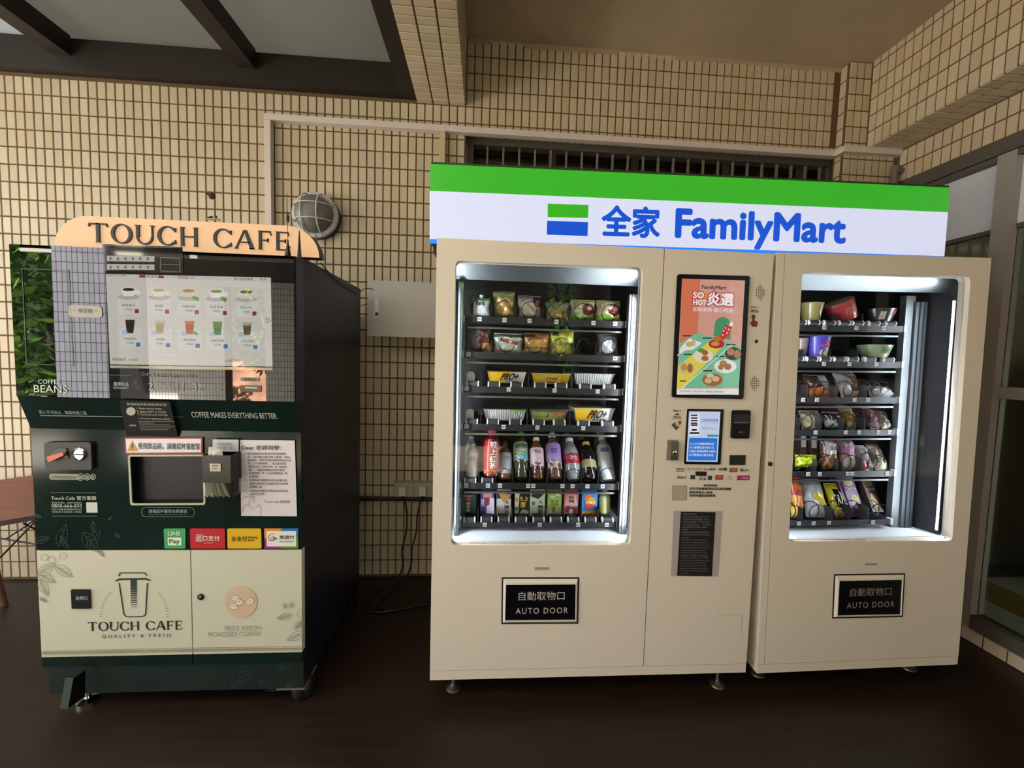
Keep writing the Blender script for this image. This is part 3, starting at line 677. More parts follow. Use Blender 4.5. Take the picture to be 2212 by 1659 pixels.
c_ = G.p(434, 1289, YF)
MB().lathe([(.013, 0), (.013, .003), (.009, .005)], 18, (c_.x, yF, c_.z), 'y').build('lock_ring', blackp, ld[1], True)
MB().lathe([(.007, 0), (.006, .008)], 14, (c_.x, yF - .002, c_.z), 'y').build('lock', chrome, ld[1], True)
# plinth line art
pr = Print(G, YF + .012, .0015)
for u, v, L, a in ((500, 1500, 70, -.6), (560, 1470, 50, .6), (600, 1440, 48, -.4), (640, 1470, 34, 2.6), (460, 1432, 30, 1.2)): leaf(pr, lg, u, min(v, 1480), L * .8, a)
pr.build('plinth_print', cf)
# lit sign on the coffee machine
ls = thing('lightbox_sign', 'glowing amber lightbox reading TOUCH CAFE with rounded ends on the coffee machine', 'sign', (1.65, -.92, 1.8335))
H = Frame(ls); yl = H.y(-.95)
def pill(y): return None
base = []
L_, R_ = 1.158 - 1.65, 2.139 - 1.65; zt = 1.958 - 1.8335
for k in range(9): a = math.radians(180 - 90 * k / 8); base.append((L_ + .125 + .125 * math.cos(a), .006 + (zt - .006) * math.sin(a)))
for k in range(9): a = math.radians(90 - 90 * k / 8); base.append((R_ - .125 + .125 * math.cos(a), .006 + (zt - .006) * math.sin(a)))
MB().poly(base, yl + .05, .049).build('housing', M('lightbox_green', '22302c', .5), ls)
MB().poly(base, yl + .002, .004).build('lit_face', M('amber_acrylic', '8a7050', .45, emit='ffc896', es=.60), ls)
mb = MB(); x0, x1, z0, z1 = H.rect(193, 487, 626, 530, -.956)
za = H.p(193, 507, -.956).z; zb_ = H.p(626, 519, -.956).z
caps_text(mb, 'TOUCH CAFE', x0, x1, (za + zb_) / 2 - .034, (za + zb_) / 2 + .038, yl - .003, .006)
mb.build('lettering', M('black_green_letter', '131b18', .5), ls)
MB().box(L_ + .06, R_ - .08, yl + .002, yl + .048, 0, .008).build('mounting_rail', blackp, ls)
an = thing('antenna', 'thin black whip antenna standing on top of the coffee machine', 'antenna', (2.035, -.985, 1.8335))
MB().lathe([(.012, 0), (.010, .012), (.003, .05), (.003, .06)], 12).build('magnet_base', blackp, an, True)
MB().tube([(0, 0, .05), (-.001, 0, .15), (-.002, 0, .235)], [.0013, .0011, .0009]).build('whip', blackp, an)
MB().lathe([(.002, .125), (.006, .135), (.006, .15), (.002, .158)], 10).build('coil_bead', blackp, an, True)
an = thing('antenna', 'short black tapered antenna beside the amber lightbox end', 'antenna', (2.078, -.985, 1.8335))
MB().lathe([(.008, 0), (.006, .03), (.0025, .085), (.001, .10)], 12).build('whip', blackp, an, True)
# wire of the lit sign
def curve_pts(P, n=6):
    P = [Vector(p) for p in P]; out = []
    for i in range(len(P) - 1):
        a, b, c, d = P[max(i - 1, 0)], P[i], P[i + 1], P[min(i + 2, len(P) - 1)]
        for k in range(n):
            t = k / n; out.append(.5 * ((2 * b) + (c - a) * t + (2 * a - 5 * b + 4 * c - d) * t * t + (3 * b - a - 3 * c + d) * t ** 3))
    return out + [P[-1]]
wp = [at(692, 568, X=2.093), at(712, 590, X=2.093), at(735, 612, X=2.093), at(765, 630, X=2.093), at(774, 634, X=2.095), (2.10, -.2, 1.84), (2.14, -.16, 1.84), (2.13, -.12, 1.78), (2.06, -.14, 1.75)]
tag(MB().tube(curve_pts(wp, 5), .0025, 5).build('sign_wire', blackp), 'thin black wire looping off the side of the coffee machine', 'wire')
# paper straw dispenser
sdp = thing('straw_dispenser', 'black and clear acrylic straw holder fixed to the coffee machine front', 'holder', tuple(at(470, 1040, Y=-1.012)))
S = Frame(sdp); ys_ = S.y(-1.075); yb = S.y(-1.008)
x0, x1, z0, z1 = S.rect(437, 984, 498, 1043, -1.075)
MB().box(x0, x1, ys_, ys_ + .003, z0, z1).box(x1 - .003, x1, ys_ + .003, yb, z0, z1).box(x0, x0 + .003, ys_ + .003, yb, z0, z1).box(x0 + .003, x1 - .003, ys_ + .003, yb, z0, z0 + .003).build('black_holder', M('black_acrylic', '161413', .25), sdp)
acr = glass_mat('clear_acrylic', 'f0f4f2', 1.45)
zl = S.p(470, 1076, -1.075).z
MB().box(x0 + .004, x1, ys_ + .004, ys_ + .006, zl, z0).box(x1 - .002, x1, ys_ + .006, yb, zl, z0).box(x0 + .004, x1, ys_ + .004, yb, zl - .002, zl).build('clear_tray', acr, sdp)
zc0, zc1 = S.p(480, 976, -1.02).z, S.p(480, 950, -1.02).z; xc0, xc1 = S.p(457, 960, -1.02).x, S.p(513, 960, -1.02).x
MB().box(xc0, xc1, yb - .004, yb - .002, zc0 - .05, zc1).build('clear_back', acr, sdp)
MB().box(xc0, xc1, yb - .006, yb - .0042, zc0, zc1).build('card', ink('b3b4b6'), sdp)
pr = Print(S, -1.018); pr.text(ink('55555a'), '冰飲飲用前', 468, 956, 502, 962).text(ink('55555a'), '請先搖一搖', 468, 964, 502, 970); pr.build('card_print', sdp)
pr = Print(S, -1.077, .0005); pr.poly(ink('b9b49c'), [(453, 1001), (477, 1001), (477, 1018), (454, 1018)]); pr.build('label_card', sdp)
pr = Print(S, -1.077, .0015); pr.text(ink('2c2a26'), '攪拌棒', 459, 1004, 472, 1008).text(ink('2c2a26'), '請取用', 459, 1011, 472, 1014); pr.build('card_print', sdp)
for k in range(2):
    nk = tag(MB().add([(-.02, 0, 0), (.024, 0, .004), (.018, .004, .040 - k * .006), (-.016, .003, .044 - k * .012), (0, -.006, .02)], [(0, 1, 4), (1, 2, 4), (2, 3, 4), (3, 0, 4), (0, 3, 2, 1)]).build('paper_napkin', M('napkin_white', 'b5b1a8', .9)),
             ('folded white paper napkin standing in the black straw holder', 'smaller white napkin leaning in front in the straw holder')[k], 'napkin')
    nk.location = at(460 + k * 8, 990, Y=-1.055 - k * .012)
st = MB(); st.box(-.0035, .0035, -.0006, .0006, 0, .105); sme = st.mesh('paper_straw', M('straw_paper', 'e2ddd2', .8))
for k in range(14):
    o = bpy.data.objects.new('paper_straw', sme); COL.objects.link(o)
    t = k / 13; p = at(444 + 52 * t, 1072 + 2 * math.sin(k * 2.1), Y=-1.068 + .004 * (k % 4))
    o.location = p; o.rotation_euler = (0, -math.radians(3 + 20 * t), 0)
    tag(o, 'white paper-wrapped straw in the clear tray under the black holder', 'straw', 'straws in the clear tray')

# ------------------------------------------------------------------ vending machines
beige = M('beige_steel', 'd2c9b8', .36, spec=.4, bump=(900, .03))
beige3 = beige
dark_in = M('dark_liner', '2c2d31', .45); steel = M('brushed_steel', '7c8284', .3, metal=.9); aluw = M('aluminium_profile', '7a8288', .35, metal=.85)
white_in = M('white_chute', 'dfe6ea', .5); led = M('led_strip', 'ffffff', .4, emit='eef4ff', es=165.0); shelf_m = M('black_shelf', '17181c', .4)
tagm = ink('d8dadd'); wtip = M('white_nylon', 'd6d8d8', .5); coil_m = M('coil_steel', '2a2b2d', .3, metal=.7)
vglass = glass_mat('vending_glass', 'fbfdfc', 1.4)
def shelf_part(root, G_, ylip, zl, x0, x1, depth, tags, lanes, kinds, last, vtag):
    """one shelf: lip and deck, dividers, coils or rollers, price tags"""
    s_ = MB().box(x0, x1, ylip, ylip + .006, zl - .022, zl).box(x0, x1, ylip + .006, ylip + depth, zl - .02, zl - .014).build('shelf', shelf_m, root)
    if not last: MB().box(x0, x1, ylip + .004, ylip + .03, zl - .03, zl - .022).build('shelf_hem', shelf_m, s_); MB().box(x0 + .01, x1 - .01, ylip + .012, ylip + .02, zl - .052, zl - .044).build('shelf_rail', steel, s_)
    MB().box(x0 - .014, x0 - .002, ylip - .003, ylip + .02, zl - .026, zl + .002).box(x1 + .002, x1 + .014, ylip - .003, ylip + .02, zl - .026, zl + .002).build('rail_end', wtip, s_)
    for k, (u, t_) in enumerate(tags):
        x = G_.p(u, vtag(u), ylip - .001 + root.location.y).x
        MB().box(x - .009, x + .009, ylip - .0022, ylip - .0005, zl - .021, zl - .003).build('price_tag', tagm, s_)
        mb = MB(); put_text(mb, t_, x - .007, x + .007, zl - .016, zl - .008, ylip - .0024, .02); mb.build('tag_number', ink('202024'), s_)
    for k in range(len(lanes) - 1):
        a, b = lanes[k], lanes[k + 1]; c = (a + b) / 2; wd = b - a
        if k: MB().box(a - .0012, a + .0012, ylip + .012, ylip + depth, zl - .014, zl + .055).build('divider', M('divider_steel', '4c4e52', .3, metal=.7), s_)
        if kinds[k] == 'c':
            r_ = min(wd * .40, .036); pts = [(c + r_ * math.cos(t * .52 + .9), ylip + .003 + t * .0042, zl + r_ + .002 + r_ * math.sin(t * .52 + .9)) for t in range(60)]
            MB().tube(pts, .0022, 5).build('coil', coil_m, s_)
        elif kinds[k] == 'r':
            for cx in ((c,) if wd < .12 else (c - wd * .24, c + wd * .24)):
                h_ = min(.022, wd * .28)
                mb = MB().lathe([(.012, -h_), (.012, h_)], 12, (cx, ylip + .006, zl + .010), 'x')
                mb.lathe([(.013, -h_ - .005), (.013, -h_)], 12, (cx, ylip + .006, zl + .010), 'x', 1).lathe([(.013, h_), (.013, h_ + .005)], 12, (cx, ylip + .006, zl + .010), 'x', 1)
                mb.box(cx - h_, cx + h_, ylip + .02, ylip + depth * .7, zl + .012, zl + .017)
                mb.build('roller_belt', [M('belt_black', '26272a', .55), wtip], s_, True)
    return s_
def flap(root, G_, YD, quad_out, quad_in, txt, c1='b9b3a4'):
    y = G_.y(YD)
    o = [G_.p(u, v, YD) for u, v in quad_out]; i = [G_.p(u, v, YD) for u, v in quad_in]
    mb = MB(); q = [(p.x, p.z) for p in o]; qi = [(p.x, p.z) for p in i]
    V = [(x, y - .001, z) for x, z in q] + [(x, y - .009, z) for x, z in [(a[0] * .7 + b[0] * .3, a[1] * .7 + b[1] * .3) for a, b in zip(qi, q)]] + [(x, y - .009, z) for x, z in qi] + [(x, y - .004, z) for x, z in qi]
    F = []
    for a, b in ((0, 4), (4, 8), (8, 12)):
        for k in range(4): F.append((b + k, b + (k + 1) % 4, a + (k + 1) % 4, a + k))
    fr_ = mb.add(V, F).build('flap_frame', beige, root)
    MB().poly([(x - .006 if k in (0, 3) else x + .006, z + .006 if k < 2 else z - .006) for k, (x, z) in enumerate(q)], y, .0012).build('flap_shadow_gap', M('gap_black', '15120e', .8), root)
    f_ = MB().poly(qi, y - .001, .004).build('delivery_flap', M('flap_black', '07080c', .3, spec=.25), root)
    pr = Print(G_, YD, .0055)
    for mat, t_, u0, v0, u1, v1, b_, sp_ in txt: pr.text(mat, t_, u0, v0, u1, v1, b_, sp_)
    pr.build('lettering', f_)
def cabinet(root, G_, x0, x1, z0, z1, win, doors, YD, depth, xin0, xin1, zbot, led_sides, chute_top, ylip, show_led=False):
    """shell of a vending machine: win = corners of the glass opening, doors = list of front panels (x0, x1, has_glass)"""
    y = G_.y(YD); yb = y + depth; zk = z0 + .041
    for a, b, g_ in doors:
        if g_:
            mb = MB(); holed(mb, [(a, z1), (b, z1), (b, zk + .001), (a, zk + .001)], rquad(win, .03, 4), y, y + .045)
            d_ = mb.build('glass_door', beige, root)
            MB().poly(rquad([(x * .996 + .004 * (a + b) / 2, z) for x, z in win], .03, 4), y + .024, .005).build('door_glass', vglass, d_)
        else: MB().box(a, b, y, y + .045, zk + .001, z1).build('control_door', beige, root)
    MB().box(x0, x1, y + .001, y + .05, z0, zk - .001).build('kick_plate', beige, root)
    MB().box(x0 + .002, x0 + .012, y + .046, yb, z0, z1 - .02).build('side_panel', beige, root)
    MB().box(x1 - .012, x1 - .002, y + .046, yb, z0, z1 - .02).build('side_panel', beige, root)
    MB().box(x0 + .012, x1 - .012, yb - .01, yb, z0, z1 - .02).build('back_panel', beige, root)
    MB().box(x0 + .012, x1 - .012, y + .05, yb - .01, z0, z0 + .01).build('base_panel', beige, root)
    MB().box(x0 + .002, x1 - .002, y + .046, yb, z1 - .02, z1 - .012).build('top_panel', beige, root)
    yi0, yi1 = y + .046, y + .60; zt = max(p[1] for p in win) + .03
    MB().box(xin0 - .006, xin0, yi0, yi1, zbot, zt).build('liner_side', dark_in, root)
    MB().box(xin1, xin1 + .006, yi0, yi1, zbot, zt).build('liner_side', dark_in, root)
    MB().box(xin0, xin1, yi1, yi1 + .006, zbot, zt).build('liner_back', M('liner_back_grey', '45464a', .5), root)
    MB().box(xin0, xin1, yi0, yi1, zt, zt + .006).build('liner_top', dark_in, root)
    w0, w1 = min(p[0] for p in win), max(p[0] for p in win); zw = max(p[1] for p in win)
    MB().add([(xin0, yi0, zw + .004), (xin1, yi0, zw + .004), (xin1, yi0 + .07, zw - .055), (xin0, yi0 + .07, zw - .055), (xin0, yi0 + .075, zt), (xin1, yi0 + .075, zt)], [(0, 3, 2, 1), (3, 4, 5, 2), (0, 1, 5, 4)]).build('light_hood', steel, root)
    MB().add([(xin0, yi0, chute_top[0]), (xin1, yi0, chute_top[0]), (xin1, ylip + .05, chute_top[1]), (xin0, ylip + .05, chute_top[1]), (xin0, yi1, chute_top[1]), (xin1, yi1, chute_top[1]), (xin0, yi0, zbot - .01), (xin1, yi0, zbot - .01)],
             [(0, 1, 2, 3), (3, 2, 5, 4), (1, 0, 6, 7)]).build('delivery_chute', white_in, root)
    for sx in led_sides:
        xa = w0 - .030 if sx < 0 else (w1 + .022 if not show_led else w1 - .008)
        MB().box(xa, xa + .018, yi0 + .006, yi0 + .020, chute_top[0] + .018, zw - .05).build('led_housing', M('led_housing', '3a3d42', .3, metal=.5), root)
        xe = xa + .018 if sx < 0 else xa - .002; 
        MB().box(xe, xe + .002, yi0 + .010, yi0 + .016, chute_top[0] + .022, zw - .10).build('led_strip', led, root)
    for sx in ():
        xa = xin0 + (.037 if len(led_sides) > 1 else .004) if sx < 0 else xin1 - (.085 if len(led_sides) > 1 else .046)
        MB().box(xa, xa + .042, ylip - .05, ylip - .02, chute_top[1] - .02, zw - .07).box(xa + .016, xa + .026, ylip - .056, ylip - .05, chute_top[1] - .02, zw - .07).build('lift_rail', aluw, root)

# ---- left machine with the control door
v1 = thing('vending_machine', 'wide beige vending machine with upright ad screen, full of bento, bottles and cartons', 'vending machine', (3.30, -.6, 0))
G1 = Frame(v1); O1 = Vector((3.30, -.6, 0)); yd = G1.y(-1.0)
win1 = G1.quad([(984, 563), (1389, 578), (1362, 1178), (974, 1178)], -1.0)
xs1 = 3.526 - 3.30
zF0 = G1.p(1170, 1177, -1.0).z; zF1 = G1.p(1170, 1133, -.80).z
cabinet(v1, G1, 2.607 - 3.3, 3.993 - 3.3, .100, 1.925, win1, [(2.607 - 3.3, xs1 - .002, True), (xs1 + .002, 3.993 - 3.3, False)], -1.0, .75,
        min(p[0] for p in win1) - .045, max(p[0] for p in win1) + .050, zF0 - .05, (-1, 1), (zF0 - .004, zF1 - .012), yd + .15)
def rail(root, G_, u0, u1, v, Y, z0, z1, mat=None, nm='lift_rail'):
    xa, xb = G_.p(u0, v, Y).x, G_.p(u1, v, Y).x; y = G_.y(Y); w_ = xb - xa
    mb = MB().box(xa, xb, y, y + .03, z0, z1)
    if not mat: mb.box(xa + w_ * .3, xa + w_ * .45, y - .006, y, z0, z1).box(xa + w_ * .7, xa + w_ * .8, y - .004, y, z0, z1)
    mb.build(nm, mat or aluw, root)
zw1 = max(p[1] for p in win1)
rail(v1, G1, 986, 996, 870, -.90, zF1 - .03, zw1 - .07); rail(v1, G1, 1350, 1366, 870, -.885, zF1 - .03, zw1 - .09)
YL = -.85; yl1 = G1.y(YL)
X = lambda u, v: G1.p(u, v, YL).x
sx0, sx1 = X(1001, 860), X(1343, 860)
rows1 = [
    (lambda u: 689 + (u - 1036) * .03, [(1036, '0A0'), (1090, '0A1'), (1144, '0A2'), (1202, '0A3'), (1282, '0A4'), (1329, '0A5')], [1005, 1062, 1115, 1174, 1231, 1287, 1342], 'cccccc'),
    (lambda u: 765 + (u - 1012) * .025, [(1012, '0B0'), (1329, '0B5')], [1003, 1062, 1127, 1186, 1240, 1288, 1342], 'cccccc'),
    (lambda u: 838.6 + (u - 1008) * .021, [(1008, '0C0'), (1099, '0C1'), (1198, '0C2'), (1291, '0C3')], [1001, 1040, 1142, 1236, 1341], 'rrrr'),
    (lambda u: 920 + (u - 1008) * .017, [(1008, '0D0'), (1088, '0D1'), (1161, '0D2'), (1260, '0D3')], [1001, 1038, 1139, 1232, 1339], 'rrrr'),
    (lambda u: 1048 + (u - 1008) * .006, [(1007, '0E0'), (1054, '0E1'), (1080, '0E2'), (1141, '0E3'), (1152, '0E4'), (1215, '0E5'), (1237, '0E6'), (1269, '0E7'), (1302, '0E8')], [995, 1034, 1071, 1108, 1145, 1183, 1220, 1257, 1294, 1333], 'rrccccccc'),
    (lambda u: 1133 + (u - 1047) * .0, [(1047, '0F1'), (1166, '0F5'), (1249, '0F7'), (1311, '0F8')], [991, 1032, 1069, 1106, 1144, 1182, 1219, 1257, 1293, 1332], 'rrrrrrrrr'),
]
SZ1 = []
for vt, tags, lanes, kinds in rows1:
    zl = G1.p(1170, vt(1170) - 5, YL).z; SZ1.append(zl)
    L = [X(u, vt(u)) for u in lanes]; L[0], L[-1] = sx0, sx1
    shelf_part(v1, G1, yl1, zl, sx0, sx1, .40, tags, L, kinds, vt is rows1[-1][0], vt)
for z_ in (SZ1[2], SZ1[3]):
    x = X(1016, 830); MB().poly([(x - .018, z_ + .012), (x + .018, z_ + .012), (x + .018, z_ + .05), (x + .009, z_ + .062), (x - .009, z_ + .062), (x - .018, z_ + .05)], yl1 + .03, .006).build('pusher_tongue', wtip, v1)
wtx = ink('b9b6aa')
flap(v1, G1, -1.0, [(1087, 1250), (1248, 1250), (1246, 1344), (1086, 1345)], [(1093, 1261), (1243, 1260), (1242, 1337), (1091, 1338)],
     [(wtx, '自動取物口', 1120, 1276, 1219, 1295, 0, 1.), (wtx, 'AUTO DOOR', 1114, 1311, 1226, 1323.5, .005, 1.25)])
pr = Print(G1, -1.0); pr.rect(M('sensor_lilac', '8f8790', .4), 1155, 1225, 1185, 1229.5, .002); pr.build('flap_sensor', v1)
for u, v_ in ((978, 1497), (1557, 1490)):
    p = G1.inv @ at(u, v_, Z=0)
    for yy in (p.y + .03, p.y + .62): MB().lathe([(.032, 0), (.030, .006), (.010, .016), (.007, .022), (.007, .102)], 18, (p.x, yy, 0)).build('levelling_foot', M('foot_steel', '6a655c', .35, metal=.8), v1, True)
# control door
cdoor = [o for o in v1.children if o.name.startswith('control_door')][0]
pr = Print(G1, -1.0, .001); pr.rpoly(M('screen_bezel', '050505', .3, spec=.2), [(1462, 593), (1617, 597), (1603, 862), (1450, 858)], .03, .008); bz = pr; pr.build('ad_screen', v1)
ads = [o for o in v1.children if o.name.startswith('ad_screen')][0]
E_ = .78
def sc(c): return glow(c, E_)
pr = Print(G1, -1.0, .0095)
pr.poly(sc('dcA090'), [(1471, 603), (1606, 607), (1592, 853), (1459, 848)]); pr.build('ad_picture', ads)
pr = Print(G1, -1.0, .0105)
pr.poly(sc('dd7a58'), [(1471, 603), (1510, 604), (1504, 719), (1465, 742)])
pr.poly(sc('7cc49c'), [(1504, 719), (1597, 748), (1592, 838), (1459.5, 838), (1465, 742)])
pr.text(sc('1a1412'), 'FamilyMart', 1513.5, 618, 1565, 628, .02)
pr.ell(sc('c23038'), 1541, 645, 12, 14).ell(sc('e59a3a'), 1519, 642, 9, 9)
pr.poly(sc('4f9a70'), ell(1558, 702, 17, 17, 12, 180, 360) + [(1575, 735), (1538, 726)])
pr.build('ad_picture', ads)
pr = Print(G1, -1.0, .0115)
pr.poly(sc('e8d850'), [(1531, 737), (1562, 744), (1500, 808), (1474, 838), (1459.5, 838), (1462, 790)])
for t_, u0, v0, u1, v1_, b_ in (('SO', 1494, 632, 1517, 645, .03), ('HOT', 1494, 648, 1523, 660, .03), ('炎選', 1525, 634, 1580, 661, .035)): pr.text(sc('b8303a'), t_, u0 - 1, v0 - 1, u1 + 1, v1_ + 1, b_ + .035)
pr.text(sc('f4e9e4'), '即時享熱 暖心時刻', 1494, 666, 1579, 675, .008)
pr.rect(sc('f0ece8'), 1459, 839, 1592, 852)
pr.build('ad_picture', ads)
pr = Print(G1, -1.0, .0125)
for t_, u0, v0, u1, v1_, b_ in (('SO', 1494, 632, 1517, 645, .03), ('HOT', 1494, 648, 1523, 660, .03), ('炎選', 1525, 634, 1580, 661, .035)): pr.text(sc('fff8f6'), t_, u0, v0, u1, v1_, b_)
pr.poly(sc('f0ece8'), [(1467, 751), (1486, 731), (1513, 741), (1493, 756), (1473, 757), (1466, 763), (1464, 758)])
for u, v_, a, b, c in ((1544, 743, 17, 10, 'c0303a'), (1516, 769, 21, 15, 'e8dfc8'), (1580, 764, 18, 14, '3a3634'), (1563, 791, 24, 15, 'f0ece8'), (1480, 795, 19, 14, 'd9c490'), (1535, 820, 22, 14, 'b06a3a')):
    pr.ell(sc(c), u, v_, a, b)
pr.line(sc('f4efe6'), [(1459.5, 768), (1502, 740)], .003).line(sc('f4efe6'), [(1470, 838), (1577, 745)], .003)
pr.poly(sc('cf3a34'), [(1550, 728), (1563, 702), (1577, 706), (1571, 725), (1556, 736)]).poly(sc('f4f0ee'), [(1570, 703), (1576, 694), (1580, 700), (1577, 706)])
for u, v_, wd in ((1472, 726, 17), (1514, 731, 20), (1474, 766, 18), (1543, 770, 18), (1565, 745, 20), (1515, 801, 20), (1465, 823, 14)): pr.rect(sc('2a2622'), u, v_ - 1.5, u + wd, v_ + 1)
pr.text(sc('4a4642'), '商品以實物為主，圖片僅供參考，實際販售品項依現場為準', 1465, 843, 1560, 847)
pr.build('ad_picture', ads)
pr = Print(G1, -1.0, .0135)
for u, v_, a, b, c in ((1485, 744, 7, 6, 'd9b060'), (1494, 741, 5, 7, 'c8b8a0'), (1545, 732, 9, 6, 'c07a34'), (1541, 743, 9, 5, 'd0984a'), (1511, 757, 8, 5, '5aa040'), (1519, 762, 7, 6, 'a86a30'), (1519, 774, 8, 6, 'b0703a'), (1574, 760, 8, 8, 'c08048'), (1588, 765, 7, 9, 'b87840'), (1558, 785, 8, 7, 'b88a58'), (1568, 792, 8, 7, 'a8764a'), (1553, 793, 6, 6, 'b08050'), (1474, 793, 7, 8, 'c8963a'), (1487, 795, 6, 10, 'a8702c'), (1530, 811, 8, 5, 'd8c8a8'), (1526, 822, 8, 6, 'd0b890'), (1542, 818, 8, 6, 'd8c0a0')):
    pr.ell(sc(c), u, v_, a, b, 12)
for u, v_ in ((1559, 715), (1566, 720), (1563, 709), (1570, 712), (1557, 724)): pr.ell(sc('f4f0ee'), u, v_, 1.6, 1.6, 8)
pr.build('ad_picture', ads)
# small things of the control door
blk = ink('15130f'); pr = Print(G1, -1.0)
for cu, cv in ((1641, 632), (1629, 828)):
    for i in range(5):
        for j in range(-(2 - abs(i - 2)) - 1, (2 - abs(i - 2)) + 2):
            u = cu - 8 + i * 4; v_ = cv + j * 5.2; pr.poly(blk, [(u, v_ - 1.6), (u + 1.2, v_ - 1.6), (u + 1.0, v_ + 1.6), (u - .2, v_ + 1.6)])
pr.build('speaker_grille', cdoor)
pr = Print(G1, -1.0)
pr.text(blk, 'Step 1', 1622, 661.5, 1637.5, 666, .02).text(blk, '選擇商品', 1621, 669, 1638, 674, .01).rect(blk, 1621, 675.5, 1638, 676)
pr.ell(ink('6a2c20'), 1627, 684, 4.5, 4.5).poly(ink('6a2c20'), [(1624, 684), (1629, 684), (1630, 692), (1637, 696), (1634, 706), (1624, 706), (1619.5, 695), (1624, 695)])
pr.text(blk, 'Step 2', 1454, 885, 1470, 890, .02).text(blk, '選擇', 1458, 893, 1466, 897, .01).text(blk, '付款方式', 1453, 898, 1470, 902.5, .01).rect(blk, 1450, 904, 1472, 904.8)
pr.poly(ink('2f4a30'), [(1450, 918), (1458, 911), (1466, 923), (1460, 929)]).poly(ink('c9a088'), [(1457, 914), (1467, 909), (1470, 916), (1462, 922)]).poly(ink('9c2f2c'), [(1464, 910), (1470.5, 908.5), (1471, 916), (1467, 917)])
pr.ell(ink('060606'), 1633.5, 737.5, 3.6, 3.8)
pr.text(ink('8c1c1c'), '全盈+PAY', 1460, 1010, 1478, 1015, .02).rect(ink('8c1c1c'), 1460, 1016.5, 1478, 1018)
pr.text(ink('6a665c'), 'My FamiPay', 1483, 1010, 1515, 1016).text(ink('2c3a34'), 'Fami錢包', 1520, 1010.5, 1545, 1016, .01).text(blk, 'LINE', 1552, 1011, 1561, 1015.5, .03).rect(ink('2f5a30'), 1562, 1010, 1570, 1016)
pr.poly(ink('a02028'), [(1576, 1011), (1593, 1011), (1592, 1020), (1575, 1020)]).rect(ink('3a5a78'), 1599, 1012, 1605, 1018).text(ink('4a463c'), '拍錢包', 1606, 1012.5, 1618, 1018)
pr.text(ink('3c3a34'), '悠遊付', 1462, 1028, 1482, 1033.5, .01).rpoly(ink('1f2c28'), [(1491, 1026), (1501, 1026), (1501, 1035), (1491, 1035)], .15).rpoly(ink('0d0d0d'), [(1502, 1018), (1526, 1018.5), (1525.5, 1028), (1502, 1027.5)], .08)
pr.text(ink('222222'), '橘子', 1511, 1027.5, 1524, 1031.5).text(ink('3a2a3a'), '歐付寶', 1510.5, 1032.5, 1524.5, 1037, .01).rpoly(ink('1f2f52'), [(1529, 1027.5), (1538, 1027.5), (1537.5, 1036.5), (1528.5, 1036.5)], .2)
pr.poly(ink('a83a34'), [(1545, 1026), (1562, 1026), (1561.5, 1036), (1544.5, 1036)]).rect(ink('6a8a4a'), 1544.5, 1034.5, 1561.5, 1036.5)
pr.line(ink('6a5040'), ell(1577, 1030, 3.5, 3, 10), .0008).text(ink('6a665c'), 'icash Pay', 1568, 1034, 1585, 1037).poly(ink('9c1f58'), [(1592, 1027), (1619, 1027), (1618.5, 1037), (1591.5, 1037)])
pr.text(blk, '智販機群組', 1519, 1046, 1549, 1050.5, .02).text(blk, '有任何設備異常狀況及商品建議', 1489, 1052.5, 1578, 1058, .02).text(blk, '歡迎掃描加入群組', 1488.5, 1060.5, 1538.5, 1066, .02).text(blk, '我們將儘速為您服務', 1488.5, 1067.5, 1545, 1073, .02)
pr.poly(ink('a59a88'), [(1452, 1049), (1483, 1049), (1482, 1080), (1452, 1080)]).line(ink('7a6c58'), [(1452, 1049), (1483, 1049), (1482, 1080), (1452, 1080), (1452, 1049)], .0012)
pr.poly(ink('a59a9a'), [(1455, 1103), (1560, 1104), (1550, 1245), (1449, 1244)], .0004)
pr.line(ink('8b7f68'), [(1550, 1328), (1602, 1328), (1600, 1373)], .0006)
pr.build('door_print', cdoor)
pr = Print(G1, -1.0, .0022)
pr.poly(ink('0a0909', .7), [(1470, 1105), (1545, 1106), (1537, 1244), (1462, 1243)])
pr.text(ink('d8c8c0'), '街口支付', 1579, 1013, 1590, 1017.5).text(ink('d8c8c0'), '台灣Pay', 1550, 1028.5, 1560, 1032.5).text(ink('d8c0cc'), 'Pi 拍錢包', 1600, 1029, 1616, 1035)
pr.build('door_notice', cdoor)
pr = Print(G1, -1.0, .0032); gy = ink('7c7a76')
nl = ['智販機卡貨退款流程', '1.請先於群組告知機台並附上照片', '2.若您使用電子支付請提供截圖，可以線上', '退款並說明時間，即可協助退款', '3.如使用現金付款，一卡通付款', '請至全家便利商店門市櫃檯，領退款項', '每日處理', '智販機卡貨退款流程說明', 'Vending Machine Stuck Problem Handling', 'Procedure', '1.Please tell us in the group how you paid', 'and where your vending machine is placed', '2.If you used electronic payment and', 'shared the invoice in e-carrier, you', 'can send a screenshot of the carrier', 'barcode, and I can process it for you', 'direct online refund.', '3.If you paid using an EasyCard or iPASS,', 'you will need to go to the store clerk at the', 'school entrance (Guoxin 4th Building', 'FamilyMart) for a refund or exchange a item', 'to receive a replacement item', 'I will respond and handle the issue as soon', 'as possible']
for k, t_ in enumerate(nl):
    v_ = 1108.5 + k * 5.55; lf = 1474.5 - k * .32; wd = {0: 29, 9: 16, 6: 12, 23: 18}.get(k, 62 - (k * 7) % 9)
    pr.text(gy, t_, lf, v_, lf + wd, v_ + 3.4)
pr.build('notice_text', cdoor)
pr = Print(G1, -1.0, .001); pr.rpoly(M('screen_bezel', '050505', .3, spec=.2), [(1484, 883), (1562, 884), (1555, 1003), (1477, 1002)], .03, .004); pr.build('payment_screen', v1)
ps = [o for o in v1.children if o.name.startswith('payment_screen')][0]
